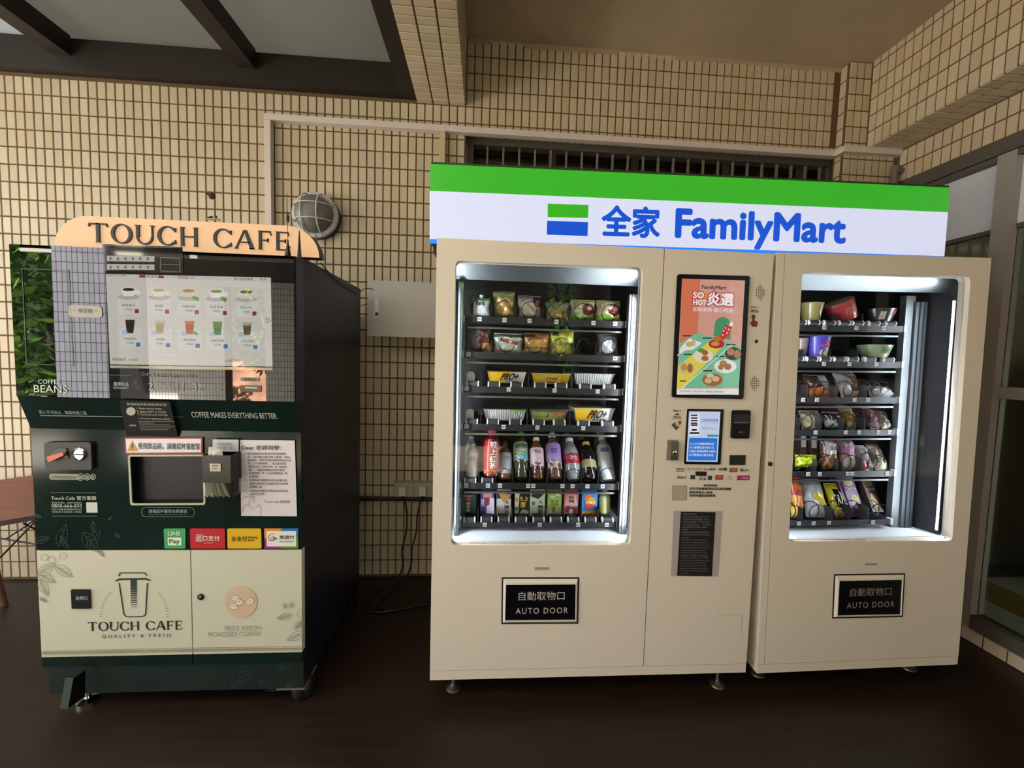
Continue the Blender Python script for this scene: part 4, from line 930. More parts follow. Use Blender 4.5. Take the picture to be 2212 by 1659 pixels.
pr = Print(G1, -1.0, .0055); pr.poly(glow('c9d4ee', .85), [(1487, 888), (1554.5, 889), (1548, 997), (1481, 996)]); pr.build('screen_picture', ps)
pr = Print(G1, -1.0, .0065)
pr.rpoly(glow('2f7ad8', .85), [(1487, 945), (1548, 946), (1545, 994), (1484, 993.5)], .05)
pr.poly(glow('f0ecf4', .85), [(1490, 894), (1510, 894), (1508, 940), (1487, 940)]).rpoly(glow('5a9a94', .8), [(1526, 938), (1550, 938.5), (1550, 943), (1525.5, 943)], .3)
pr.text(glow('3a78d0', .8), '全家智能販賣機', 1512, 904, 1549, 910.5, .01).text(glow('7a9ac8', .8), 'FamilyMart vending machine', 1512, 912, 1549, 914.5).text(glow('6a8ab8', .8), '歡迎光臨 Welcome', 1515, 922, 1545, 927)
pr.build('screen_picture', ps)
pr = Print(G1, -1.0, .0075)
for k, t_ in enumerate(('①上方大螢幕選擇商品', '②小螢幕點選付款方式', '③開立雲端發票存入載具', '④打開取物口取出商品')): pr.text(glow('f2f6ff', .9), t_, 1488 - k * .4, 955 + k * 8, 1540 - k * .4 + (4 if k == 2 else 0), 960.5 + k * 8)
for j, v_ in enumerate((897, 903, 908.5, 914, 918)): pr.rect(glow('3a3440', .7), 1490.5, v_ - 2, 1504.5, v_ + 1.2)
pr.rect(glow('2a2630', .7), 1492, 926, 1503, 930).rect(glow('1a181c', .7), 1488, 933, 1508, 936.5)
pr.build('screen_picture', ps)
pr = Print(G1, -1.0); pr.rpoly(M('reader_black', '08080a', .4, spec=.2), [(1580, 886), (1617, 886), (1614, 946), (1577, 946)], .09, .014); pr.build('card_reader', v1)
cr_ = [o for o in v1.children if o.name.startswith('card_reader')][0]
pr = Print(G1, -1.0, .0155); pr.rpoly(M('reader_grey', '1c1d1f', .3, spec=.2), [(1580.5, 894), (1614.5, 894), (1613, 910), (1580, 910)], .05).poly(ink('55585a'), [(1580, 910), (1613.5, 910), (1613, 913), (1580, 913)])
for r_ in (4, 7, 10): pr.line(ink('45464a'), ell(1594, 932, r_, r_ * .55, 10, -50, 50), .0012)
pr.ell(ink('6a6b6e'), 1594, 932, 2.4, 2); pr.build('reader_face', cr_)
pr = Print(G1, -1.0); pr.poly(M('scanner_window', '040404', .08), [(1576, 983), (1609.5, 983), (1608.5, 1004), (1575, 1004)], .003); pr.build('scanner', v1)
x0, x1, z0, z1 = G1.rect(1440, 950, 1461, 993, -1.0)
MB().box(x0, x1, yd - .006, yd, z0, z1).build('lock_plate', M('lock_steel', '9a948a', .35, metal=.7), v1)
lk = MB().box(x0 + .009, x1 - .001, yd - .022, yd - .006, z0 + .003, z1 - .004).build('lock_handle', M('handle_steel', '7a756c', .3, metal=.8), v1)
MB().lathe([(.010, 0), (.010, .004), (.007, .006)], 16, ((x0 + x1) / 2 + .004, yd - .022, (z0 + z1) / 2 - .006), 'y').build('lock_cylinder', chrome, lk, True)
MB().box(x0 + .010, x1 - .002, yd - .024, yd - .022, z0 + .004, z0 + .024).build('handle_grip', M('grip_dark', '3a362f', .5), lk)

# ---- right machine, standing a little askew
TILT = math.radians(-1.15)
v3 = thing('vending_machine', 'narrower beige vending machine of instant noodles and snacks beside the glazed screen', 'vending machine', (4.52, -.6, 0), (0, TILT, 0))
G3 = Frame(v3); yd3 = G3.y(-1.0)
win3 = G3.quad([(1733, 587), (2097, 598), (2057, 1168), (1704, 1170)], -1.0)
a3 = [G3.p(u, v_, -1.0) for u, v_ in ((1640, 1452), (2073, 1438), (1675, 545), (2137, 557))]
x30, x31 = (a3[0].x + a3[2].x) / 2, (a3[1].x + a3[3].x) / 2; z30, z31 = (a3[0].z + a3[1].z) / 2, (a3[2].z + a3[3].z) / 2
xs3 = G3.p(1673, 1000, -1.0).x
zG0 = G3.p(1880, 1169, -1.0).z; zG1 = G3.p(1820, 1133, -.80).z
cabinet(v3, G3, x30, x31, z30, z31, win3, [(x30, xs3 - .0015, False), (xs3 + .0015, x31, True)], -1.0, .75,
        min(p[0] for p in win3) - .03, max(p[0] for p in win3) + .012, zG0 - .05, (-1, 1), (zG0 - .004, zG1 - .012), yd3 + .15, True)  # left LED strip is unseen here, added to brighten the goods
zw3 = max(p[1] for p in win3)
rail(v3, G3, 1964, 1988, 880, -.83, zG1 - .03, zw3 - .09); rail(v3, G3, 1942, 1962, 880, -.82, zG1 - .02, zw3 - .06, M('grey_plate', '7c8488', .4, metal=.5), 'rail_plate')
yl3 = G3.y(YL); X3 = lambda u, v_: G3.p(u, v_, YL).x
rows3 = [
    (lambda u: 706 + (u - 1781) * .03, [(1781, '101'), (1850, '103'), (1909, '105')], [1712, 1774, 1808, 1868, 1942], 'rrrr'),
    (lambda u: 785 + (u - 1780) * .015, [(1780, '112'), (1835, '113'), (1893, '115')], [1711, 1738, 1797, 1857, 1940], 'rrrr'),
    (lambda u: 862 + (u - 1735) * .012, [(1735, '121'), (1765, '122'), (1846, '123'), (1875, '125')], [1708, 1748, 1813, 1876, 1937], 'cccc'),
    (lambda u: 933 + (u - 1762) * .005, [(1762, '131'), (1827, '133'), (1856, '134'), (1897, '135'), (1921, '136')], [1705, 1731, 1778, 1826, 1872, 1933], 'ccccc'),
    (lambda u: 1022.5 + (u - 1746) * .003, [(1746, '141'), (1771, '142'), (1831, '143'), (1841, '144'), (1916, '145')], [1700, 1767, 1815, 1866, 1930], 'cccc'),
    (lambda u: 1129 - (u - 1726) * .005, [(1726, '151'), (1758, '152'), (1791, '153'), (1886, '154')], [1697, 1738, 1802, 1842, 1880, 1925], 'ccccc'),
]
SZ3 = []
for vt, tags, lanes, kinds in rows3:
    zl = G3.p(1830, vt(1830) - 5, YL).z; SZ3.append(zl); L = [X3(u, vt(u)) for u in lanes]
    shelf_part(v3, G3, yl3, zl, X3(1700, 900), X3(1938, 900), .40, tags, L, kinds, vt is rows3[-1][0], vt)
wt3 = ink('8a8578')
flap(v3, G3, -1.0, [(1804, 1243), (1952, 1241), (1947, 1330), (1800, 1333)], [(1810, 1253), (1946, 1250), (1942, 1325), (1806, 1328)],
     [(wt3, '自動取物口', 1834, 1268, 1923, 1286, 0, 1.), (wt3, 'AUTO DOOR', 1827, 1298.5, 1929, 1311, .004, 1.25)])
pr = Print(G3, -1.0); pr.rect(M('sensor_lilac', '8f8790', .4), 1868, 1216.5, 1893, 1220, .002); pr.build('flap_sensor', v3)
c_ = G3.p(1663, 1002, -1.0); MB().lathe([(.010, 0), (.010, .004), (.006, .005)], 16, (c_.x, yd3, c_.z), 'y').build('keyhole', M('brass_lock', '4a4232', .4, metal=.6), v3, True)
for u, v_ in ((1645, 1465), (1975, 1452)):
    p = G3.inv @ at(u, v_, Z=0)
    for yy in (p.y + .03, p.y + .58): MB().lathe([(.032, 0), (.030, .006), (.010, .016), (.007, .022), (.007, .105)], 18, (p.x, yy, p.z)).build('levelling_foot', M('foot_steel', '6a655c', .35, metal=.8), v3, True)

# ---- shop lightbox across both machines
sa = math.atan2(.030, 2.23)
sg = thing('lightbox_sign', 'long lit shop sign with green band and blue lettering across both vending machines', 'sign', (2.577, -.97, 1.912), (0, -sa, 0))
Q = Frame(sg); ysg = 0.
SW = (Q.inv @ at(2046, 480, Y=-.97)).x; hg = .5 * ((Q.inv @ at(931, 354, Y=-.97)).z + (Q.inv @ at(2049, 405, Y=-.97)).z)
zb1, zb2 = (Q.inv @ at(931, 516, Y=-.97)).z, (Q.inv @ at(931, 412, Y=-.97)).z
MB().box(.004, SW - .004, .012, .12, .0, hg).build('housing', M('sign_housing', '1a2a1c', .5), sg)
MB().box(-.001, .004, .006, .10, zb1, zb2).build('lit_end', M('sign_end', 'e8ecff', .5, emit='dfe6ff', es=14.0), sg)
MB().box(0, SW, .0, .012, 0, zb1 - .0005).build('blue_band', M('sign_blue', '1f6fe0', .3, emit='1f78ee', es=.75), sg)
MB().box(0, SW, .0, .012, zb1, zb2 - .0005).build('white_band', M('sign_white', '70737c', .3, emit='dde2fb', es=.82), sg)
MB().box(0, SW, .0, .012, zb2, hg).build('green_band', M('sign_green', '1f6016', .3, emit='3cc42c', es=.64), sg)
MB().box(.004, SW - .004, .0, .12, hg + .0005, hg + .008).build('top_cover', M('sign_top', '1d3a18', .5), sg)
MB().box(.010, .03, .02, .11, -.03, 0).build('bracket', M('bracket_black', '15151a', .5), sg)
blu = M('sign_ink_blue', '021230', .3, emit='0a56dc', es=.85); grn = M('sign_ink_green', '2f9a1c', .3, emit='2f9e1c', es=.62)
pr = Print(Q, -.97, .0006)
pr.poly(grn, [(1183, 440), (1271, 443), (1270, 471), (1183, 469)]).poly(blu, [(1182, 477), (1270, 480), (1269, 510), (1181, 507)]); pr.build('logo', sg)
mb = MB()
x0, x1, z0, z1 = Q.rect(1301, 447, 1424, 511, -.97); put_text(mb, '全家', x0, x1, z0, z1, -.0008, .035); mb.build('lettering', blu, sg); mb = MB()
x0, x1 = Q.p(1461, 485, -.97).x, Q.p(1825, 495, -.97).x
zc = [Q.p(u, v_, -.97).z for u, v_ in ((1461, 513), (1461, 454))]
cap, desc = zc[1] - zc[0], .235
put_text(mb, 'FamilyMart', x0, x1, zc[0] - cap * .30, zc[1] + cap * .02, -.0008, .036)
mb.build('lettering', blu, sg)

# ------------------------------------------------------------------ goods
def spot(uL, uR, vT, vB, Y, tilt=0.):
    b = at((uL + uR) / 2, vB, Y=Y); wd = abs(at(uR, vB, Y=Y).x - at(uL, vB, Y=Y).x); h = .1
    for _ in range(4):
        t = at((uL + uR) / 2, vT, Y=Y + h * math.sin(tilt)); h = (t.z - b.z) / math.cos(tilt)
    return b, wd, h
def good(name, label, cat, b, tilt=0., group=None, roll=0., yaw=0.):
    return thing(name, label, cat, tuple(b), (-tilt, roll, yaw), group)
# shelves tilt items back: rotation about x by -tilt leans the top towards +y
def bag_mesh(wd, h, d, mats, paint, seed=1, name='bag', n=24, crump=.12, taper=0.):
    rn = random.Random(seed); mb = MB(); ph = [rn.uniform(0, 6.28) for _ in range(6)]
    def surf(i, j, sgn_):
        u, v_ = i / n, j / n
        e = (1 - abs(2 * u - 1) ** 3) ** .6 * (1 - abs(2 * v_ - 1) ** 4) ** .6
        cr = crump * (math.sin(9 * u + 7 * v_ + ph[0]) + math.sin(17 * u - 11 * v_ + ph[1]) * .6 + math.sin(5 * v_ * 3 + 13 * u + ph[2]) * .5) * e
        x = (u - .5) * wd * (1 - .07 * math.sin(math.pi * v_)) * (1 - taper * v_) + wd * .012 * math.sin(v_ * 11 + ph[3])
        z = v_ * h + h * .012 * math.sin(u * 9 + ph[4])
        return (x, sgn_ * d / 2 * (e + cr), z)
    idx = lambda s_, i, j: s_ * (n + 1) ** 2 + i * (n + 1) + j
    V = [surf(i, j, s_) for s_ in (-1, 1) for i in range(n + 1) for j in range(n + 1)]; 
    for s_ in (0, 1):
        for i in range(n):
            for j in range(n):
                f_ = (idx(s_, i, j), idx(s_, i + 1, j), idx(s_, i + 1, j + 1), idx(s_, i, j + 1))
                mb.f.append(f_ if s_ == 0 else f_[::-1]); mb.m.append(paint((i + .5) / n, (j + .5) / n) if s_ == 0 else 0)
    mb.v = V
    return mb
def film(c, rough=.18): return M('film_%s' % c, c, rough, spec=.6, coat=.5, bump=(160, .25))
def bag(label, uL, uR, vT, vB, cols_, paint=None, Y=-.79, tilt=.14, d=.05, seed=1, words=(), group='bags of food in the vending machines', roll=0., cat='snack', name='snack_bag', crump=.12):
    b, wd, h = spot(uL, uR, vT, vB, Y, tilt); r_ = good(name, label, cat, b, tilt, group, roll)
    mats = [film(c) for c in cols_]
    m_ = bag_mesh(wd, h, d, mats, paint or (lambda u, v_: 0), seed, crump=crump).build('wrapper', mats, r_, True)
    mb = MB()                                                   # crimped seals
    for z0, z1 in ((-.002, h * .045), (h * .955, h + .004)): mb.box(-wd * .47, wd * .47, -.0012, .0012, z0, z1)
    mb.build('seal', mats[0], r_)
    for t_, c, x0, x1, z0, z1 in words:
        mb = MB(); put_text(mb, t_, (x0 - .5) * wd, (x1 - .5) * wd, z0 * h, z1 * h, -d * .62, .02); mb.build('lettering', ink(c), r_)
    return r_
# row of rice balls and sandwiches
inb = lambda u, v_, a, b, c, d: (u - a) ** 2 / c ** 2 + (v_ - b) ** 2 / d ** 2 < 1
b, wd, h = spot(1020, 1058, 637, 683, -.82); r_ = good('jelly_pouch', 'silver and green jelly drink pouch with white spout on the top shelf', 'drink pouch', b)
bag_mesh(wd, h * .86, .03, 0, lambda u, v_: 1 if v_ > .82 else 0, 5, crump=.05).build('pouch', [film('b9c0c4', .3), film('4aa45e')], r_, True)
MB().lathe([(.006, h * .82), (.006, h * .88), (.009, h * .885), (.009, h * .98), (.005, h)], 12).build('spout_cap', wtip, r_, True)
mb = MB(); put_text(mb, 'in', -wd * .28, wd * .15, h * .5, h * .68, -.0185, .05); mb.build('lettering', ink('14181a'), r_)
bag('round golden burger bun in a clear green-edged bag on the top shelf', 1064, 1113, 632, 686, ['8a8a5c', 'c9a25a', 'a7b07a'], lambda u, v_: 1 if inb(u, v_, .5, .42, .36, .33) else (2 if v_ > .85 else 0), seed=2, d=.055)
bag('white steamed bun with maroon label in a clear bag on the top shelf', 1117, 1170, 641, 688, ['8f8f8a', 'cfcab8', '4a2428'], lambda u, v_: 1 if inb(u, v_, .42, .42, .32, .33) else (2 if u > .62 and v_ > .5 else 0), seed=3)
bag('half tan bread roll in a clear bag at the fourth coil of the top shelf', 1177, 1230, 655, 693, ['77756c', 'a8916a'], lambda u, v_: 1 if v_ < .62 and .08 < u < .92 else 0, seed=4, d=.045)
for k, (u0, u1, lb) in enumerate(((1231, 1286, 'green and cream red-bean bun packet left of its twin on the top shelf'), (1287, 1341, 'green and cream red-bean bun packet rightmost on the top shelf'))):
    bag(lb, u0, u1, 650 + k * 2, 693 + k, ['c9c69c', '7fb246', '8c2a2a', 'd8c8c0', '2f3a22'], lambda u, v_: 1 if v_ < .22 + .12 * math.sin(u * 7) or v_ > .9 else (2 if inb(u, v_, .7, .52, .22, .24) and not inb(u, v_, .72, .56, .1, .12) else (3 if inb(u, v_, .72, .56, .1, .12) else (4 if inb(u, v_, .7, .52, .27, .3) else 0))), seed=6 + k, words=(('紅豆', '5a3a24', .08, .3, .5, .85),))
bag('grey and dark red packet with a roll at the left of the second shelf', 1003, 1061, 704, 758, ['6c6a6c', '5a2c26', 'b5804e'], lambda u, v_: 2 if u > .66 and v_ < .3 else (1 if u > .55 else 0), seed=9)
bag('pale mint sandwich packet with toasted filling on the second shelf', 1065, 1130, 722, 761, ['b9cdbf', '8a5236', 'd2d2c2', '3f5a50'], lambda u, v_: 1 if abs(v_ - (.62 - .3 * (u - .3))) < .1 and .2 < u < .85 else (3 if v_ > .8 else (2 if v_ < .25 else 0)), seed=10)
bag('orange brown toast sandwich packet in the middle of the second shelf', 1130, 1188, 722, 763, ['b0783a', 'd9ad62', 'e0c898', '5a3218'], lambda u, v_: 3 if v_ > .78 and u < .4 else (1 if .3 < v_ < .62 else (2 if v_ < .16 else 0)), seed=11)
bag('bright yellow sandwich packet hanging forward on the second shelf', 1186, 1239, 716, 769, ['c6c24a', '2f3320', '8a9a3a', 'd8d070'], lambda u, v_: 1 if v_ > .78 and u < .35 else (2 if abs(v_ - (.5 - .3 * (u - .4))) < .12 and u > .2 else (3 if v_ < .25 else 0)), seed=12, tilt=.05)
bag('clear grey bag of white cookies at the right of the second shelf', 1289, 1336, 724, 766, ['5e6068', 'b9bdc8', '9aa0ac'], lambda u, v_: (1 if (int(u * 14) + int(v_ * 14)) % 3 else 2) if inb(u, v_, .5, .38, .34, .34) else 0, seed=13)
# meal trays
def meal_tray(label, uL, uR, vT, vB, cols_, kind, Y=-.80, words=(), d=.13):
    b, wd, h = spot(uL, uR, vT, vB, Y); r_ = good('meal_tray', label, 'meal tray', b, 0, 'chilled meals in the left vending machine')
    bt = .84; yb_ = .0; w2_, d2 = wd / 2, d
    V = [(-w2_ * bt, 0, 0), (w2_ * bt, 0, 0), (w2_ * bt, d2 * .9, 0), (-w2_ * bt, d2 * .9, 0), (-w2_ * .97, -.012, h), (w2_ * .97, -.012, h), (w2_ * .97, d2, h), (-w2_ * .97, d2, h)]
    MB().add(V, [(3, 2, 1, 0), (0, 1, 5, 4), (1, 2, 6, 5), (2, 3, 7, 6), (3, 0, 4, 7)]).build('tray_body', cols_[0], r_)
    MB().box(-w2_, w2_, -.018, d2 + .006, h, h + .003).build('lid_film', cols_[1], r_)
    yf = lambda z: -.012 * z / h - .0006
    mb = MB()
    if kind == 'rib':
        for k in range(17):
            x = -w2_ * .8 + k * w2_ * .1; mb.add([(x, 0, .002), (x + .003, -.003, .002), (x + .006, 0, .002), (x * 1.12, -.012, h), (x * 1.12 + .003, -.015, h), (x * 1.12 + .006, -.012, h)], [(0, 1, 4, 3), (1, 2, 5, 4)])
        mb.build('flute', cols_[0], r_)
    if kind == 'pro':
        MB().poly([(-w2_ * bt, .0005), (-w2_ * .2, .0005), (w2_ * .35, h * .98), (-w2_ * .96, h * .98)], yf, .0008).build('yellow_sleeve', ink('d9b02a', .35), r_)
        mb = MB(); put_text(mb, 'PRO+', -w2_ * .32, w2_ * .5, h * .28, h * .86, lambda z: yf(z) - .0015, .05, shear=.5); mb.build('lettering', ink('16140f'), r_)
        mb = MB(); put_text(mb, '健身餐盒', -w2_ * .1, w2_ * .55, h * .08, h * .24, lambda z: yf(z) - .0015, .01, shear=.5); mb.build('lettering', ink('16140f'), r_)
    if kind == 'yel':
        MB().poly(rr(-w2_ * .5, w2_ * .5, h * .12, h * .86, h * .15), yf, .0008).build('label_patch', ink('c9a84a'), r_)
        mb = MB(); put_text(mb, '輕食餐盒', -w2_ * .22, w2_ * .3, h * .4, h * .68, lambda z: yf(z) - .0015, .01); mb.build('lettering', ink('5a3a14'), r_)
        MB().poly([(-w2_ * .2, h * .14), (w2_ * .25, h * .14), (w2_ * .25, h * .26), (-w2_ * .2, h * .26)], lambda z: yf(z) - .001, .0008).build('label_patch', ink('8a3a24'), r_)
    return r_
foil = M('white_tray', 'c4c9c9', .4); flm = M('clear_lid', '8d9496', .12, alpha=.55)
meal_tray('yellow and white boxed meal marked PRO+ on the third shelf', 1051, 1137, 803, 827, [M('tray_white', 'c9cac6', .4), M('lid_dark', '57301e', .3)], 'pro')
meal_tray('all yellow boxed meal with a small framed label on the third shelf', 1147, 1232, 808, 829, [M('tray_yellow', 'd6b224', .4), M('lid_pale', 'b9b38a', .3)], 'yel')
meal_tray('fluted white meal tray at the right of the third shelf', 1238, 1326, 808, 831, [foil, M('lid_grey', '8c9090', .2)], 'rib')
t_ = meal_tray('fluted white meal tray with clear lid and green tab on the fourth shelf', 1043, 1137, 884, 908, [foil, M('lid_smoke', '4a4d4d', .15)], 'rib')
MB().box(.03, .085, -.021, .0, .045, .051).build('green_tab', ink('4f9a2c'), t_)
t_ = meal_tray('clear box of green pasta and orange salad on the fourth shelf', 1142, 1226, 885, 909, [M('clear_box', '6a6c60', .15), M('lid_smoke', '4a4d4d', .15)], 'x')
rn = random.Random(4); mb = MB()
for k in range(260):
    x = rn.uniform(-.075, .075); z = rn.uniform(.004, .042); o_ = x > .02 and z > .02
    if rn.random() < .12: continue
    mb.box(x - .005, x + .005, -.0135 * z / .048 - .003, -.0135 * z / .048 - .0008, z - .0016, z + .0016, 1 if o_ else (2 if rn.random() < .3 else 0))
sal = mb.build('salad', [ink('a9ad62'), ink('c47a52'), ink('7f9a3c')], t_); sal['kind'] = 'stuff'
meal_tray('yellow and white boxed meal marked PRO+ at the right of the fourth shelf', 1237, 1326, 882, 911, [M('tray_white', 'c9cac6', .4), M('lid_cream', 'a8a58e', .2)], 'pro')
# bottles
def liquid(c, rough=.08): return M('liquid_%s' % c, c, rough, spec=.6, coat=.6)
def bottle(label, uL, uR, vT, vB, body, cap, lab=None, lz=(.25, .7), Y=-.81, tilt=.62, prof='pet', words=(), extra=(), group='drink bottles in the left vending machine', n=20, roll=0., ucap=None):
    wd = abs(at(uR, vB, Y=Y).x - at(uL, vB, Y=Y).x)
    b, _, h = spot(uL, uR, vT, vB, Y, tilt); r_ = good('drink_bottle', label, 'bottle', b, tilt, group, roll); R0 = wd / 2
    P = {'pet': [(.80, 0), (.98, .02), (1, .06), (1, .30), (.96, .32), (1, .34), (1, .66), (.93, .74), (.70, .83), (.42, .90), (.40, .925)],
         'waist': [(.85, 0), (1, .03), (1, .22), (.86, .38), (.86, .46), (1, .62), (1, .72), (.75, .82), (.45, .86), (.43, .90)],
         'square': [(.9, 0), (1, .02), (1, .70), (.85, .78), (.55, .86), (.42, .89), (.40, .925)],
         'soda': [(.65, 0), (.95, .06), (1, .12), (1, .40), (.95, .45), (1, .52), (.95, .66), (.7, .80), (.42, .89), (.40, .925)]}[prof]
    MB().lathe([(r * R0, z * h) for r, z in P], n).build('bottle_body', liquid(body), r_, True)
    MB().lathe([(.47 * R0, .915 * h), (.48 * R0, .92 * h), (.48 * R0, .99 * h), (.42 * R0, h)], 16).build('cap', M('cap_%s' % cap, cap, .35), r_, True)
    if lab:
        def rad(z):
            for (r0, z0), (r1, z1) in zip(P, P[1:]):
                if z0 <= z <= z1: return r0 + (r1 - r0) * (z - z0) / max(z1 - z0, 1e-6)
            return P[-1][0]
        prf = [((rad(lz[0] + (lz[1] - lz[0]) * k / 8) + .025) * R0, (lz[0] + (lz[1] - lz[0]) * k / 8) * h) for k in range(9)]
        lb_ = MB().lathe(prf, n).build('label_sleeve', M('label_%s' % lab, lab, .35), r_, True)
        for t_, c, x0, x1, z0, z1 in words:
            mb = MB(); put_text(mb, t_, x0 * R0, x1 * R0, z0 * h, z1 * h, 0, .02)
            mb.v = [(x, -math.sqrt(max((1.06 * R0) ** 2 - x * x, 0)) - .0004, z) for x, y_, z in mb.v]; mb.build('lettering', ink(c), lb_)
        for pts, c in extra:
            mb = MB(); mb.poly([(x * R0, z * h) for x, z in pts], 0, .0004); mb.v = [(x, y_ - math.sqrt(max((1.05 * R0) ** 2 - x * x, 0)), z) for x, y_, z in mb.v]; mb.build('label_patch', ink(c), lb_)
    return r_
band = lambda z0, z1: [(-.9, z0), (-.45, z0), (0, z0), (.45, z0), (.9, z0), (.9, z1), (.45, z1), (0, z1), (-.45, z1), (-.9, z1)]
bottle('small white milk bottle with white cap at the left of the bottle shelf', 1006, 1033, 957, 1030, 'bfc3c4', 'd4d6d6', 'c9cbc8', (.05, .72), prof='waist', tilt=.10, words=(('豆漿', '8a8a86', -.5, .5, .5, .62),))
bottle('red tea bottle with tall white lettering and red cap in front', 1044, 1078, 928, 1027, '5a1418', 'b8343a', '861a1e', (.06, .80), prof='square', tilt=.10, words=(('特', 'e8e2dc', -.2, .6, .62, .76), ('上', 'e8e2dc', -.2, .6, .47, .60), ('紅', 'e8e2dc', -.25, .55, .32, .45), ('茶', 'e8e2dc', -.25, .55, .18, .31)), extra=((band(.07, .15), 'b06a3a'),))
bottle('red tea bottle with red cap half hidden behind the front red one', 1037, 1066, 926, 1010, '5a1418', 'b8343a', '861a1e', (.06, .80), Y=-.73, prof='square', tilt=.10)
bottle('brown milk tea bottle with plain white label and brown cap', 1075, 1106, 958, 1037, '6a4a34', '7a4a2c', 'b9c0cc', (.12, .68), words=(('奶茶', '8a7a60', -.1, .6, .5, .58),))
bottle('green tea bottle with green cap and white green label', 1110, 1143, 934, 1036, '3a3f24', '3fae3a', 'b9cdbb', (.36, .74), words=(('每朝健康', '1f4a3a', -.8, .8, .6, .7),), extra=((band(.37, .46), '4f9ad0'), (band(.46, .52), '63b04a')))
bottle('amber tea bottle with pale pink label and white cap', 1146, 1177, 946, 1037, '5a3a1c', 'd8dada', 'd0bcc0', (.28, .72), tilt=.55, words=(('TEA', '3a2a30', -.5, .5, .58, .65),), extra=((band(.28, .36), '4a3a6a'), ([(-.2, .38), (.5, .38), (.6, .46), (.1, .48)], 'c07a7a')))
bottle('tea bottle with lilac label and white cap', 1182, 1216, 938, 1036, '6a4a34', 'd8dada', '9a7fc0', (.36, .74), words=(('茶花', '5a4a80', -.5, .4, .5, .62),), extra=((band(.20, .34), 'a8a2a8'),))
bottle('clear soda bottle with dark red label and white cap', 1221, 1256, 948, 1038, '8a8c90', 'd8dada', '8c1c2c', (.34, .58), prof='soda', words=(('沙士', 'e0d4d4', -.4, .6, .42, .52),))
bottle('black cola bottle with gold label and yellow cap', 1258, 1292, 956, 1038, '14110f', 'c9963a', '8a8560', (.28, .48), prof='soda')
bottle('frosted white drink bottle with blue diagonal label at the right', 1297, 1330, 944, 1039, 'b9c4c8', 'd8dada', 'c6ccd0', (.06, .76), prof='square', words=(('健酪', '2a4a8a', -.7, .4, .58, .68),), extra=(([(.1, .2), (.9, .1), (.9, .45), (.5, .5)], '2a6ad0'),))
for k, (u0, u1, vt_, vb_, bc, cc, lb) in enumerate(((1003, 1029, 944, 1005, '9a9c9a', 'b4b8b8', 'white-capped small bottle behind the white milk bottle'), (1077, 1104, 952, 1010, '5a3c28', '6a4026', 'brown-capped bottle behind the plain white label milk tea'), (1112, 1140, 928, 1000, '2f3322', '2f6a34', 'dark bottle behind the green tea bottle'),
        (1141, 1170, 936, 1005, '4a3424', 'b4b8b8', 'white-capped bottle behind the pale pink label tea'), (1183, 1211, 930, 1000, '4a3a34', 'b4b8b8', 'white-capped bottle behind the lilac label tea'), (1213, 1243, 937, 1005, '77797c', 'b4b8b8', 'white-capped clear bottle behind the red label soda'),
        (1245, 1276, 946, 1010, '17120e', 'a87c30', 'yellow-capped dark bottle behind the black cola bottle'), (1286, 1318, 934, 1005, '8f989a', 'b4b8b8', 'white-capped frosted bottle behind the blue diagonal label'))):
    bottle(lb, u0, u1, vt_, vb_, bc, cc, None, Y=-.62, tilt=.5)
# drink cartons
def carton(label, uL, uR, vT, vB, base_c, deco, Y=-.79, d=.055, words=(), top='d0d2d0'):
    b, wd, h = spot(uL, uR, vT, vB, Y); r_ = good('drink_carton', label, 'carton', b, 0, 'drink cartons on the bottom shelf of the left machine'); w2_ = wd / 2; hs = h * .84
    MB().add([(-w2_, 0, 0), (w2_, 0, 0), (w2_, d, 0), (-w2_, d, 0), (-w2_, 0, hs), (w2_, 0, hs), (w2_, d, hs), (-w2_, d, hs), (-w2_, d * .45, h * .97), (w2_, d * .45, h * .97), (w2_, d * .55, h * .97), (-w2_, d * .55, h * .97)],
             [(3, 2, 1, 0), (0, 1, 5, 4), (1, 2, 6, 9, 5), (2, 3, 7, 6), (3, 0, 4, 8, 7), (4, 5, 9, 8), (9, 6, 7, 8)]).build('carton_body', M('carton_%s' % base_c, base_c, .4), r_)
    MB().box(-w2_, w2_, d * .46, d * .54, h * .95, h).build('top_seam', M('carton_top_%s' % top, top, .4), r_)
    yv = lambda z: (-.0004 if z <= hs else -.0004 + (z - hs) / (h * .13) * d * .45)
    for k, (pts, c) in enumerate(deco):
        mb = MB(); mb.poly([(x * w2_, min(z, .838) * h) for x, z in pts], -.0003 * (k + 1), .0005); mb.build('printed_panel', ink(c, .35), r_)
    for k, (t_, c, x0, x1, z0, z1) in enumerate(words):
        mb = MB(); put_text(mb, t_, x0 * w2_, x1 * w2_, z0 * h, z1 * h, -.003, .02); mb.build('lettering', ink(c), r_)
    return r_
full = lambda z0, z1: [(-.98, z0), (.98, z0), (.98, z1), (-.98, z1)]
carton('dark green milk tea carton with white vertical lettering at the far left', 995, 1028, 1058, 1115, '1f4a44', [(ell(0, .66, .3, .09), 'c24a3a')], words=(('鮮', 'd8dcd6', -.22, .22, .44, .54), ('奶', 'd8dcd6', -.22, .22, .31, .41), ('綠', 'd8dcd6', -.22, .22, .18, .28), ('鮮奶綠茶', 'd8dcd6', -.6, .6, .75, .80)), top='1f4a44')
carton('purple and white carton with red accents second on the bottom shelf', 1037, 1067, 1052, 1111, '4a3f8a', [([(-.1, .02), (.98, .02), (.98, .6), (.3, .6), (-.1, .25)], 'c9c6d8'), ([(-.6, .62), (.7, .62), (.7, .8), (-.6, .8)], 'b98a7a'), ([(-.3, .3), (.3, .36), (.3, .6), (-.3, .6)], '8a2430')], words=(('鮮乳', 'c9c6e0', -.9, -.4, .3, .58),), top='6a60a0')
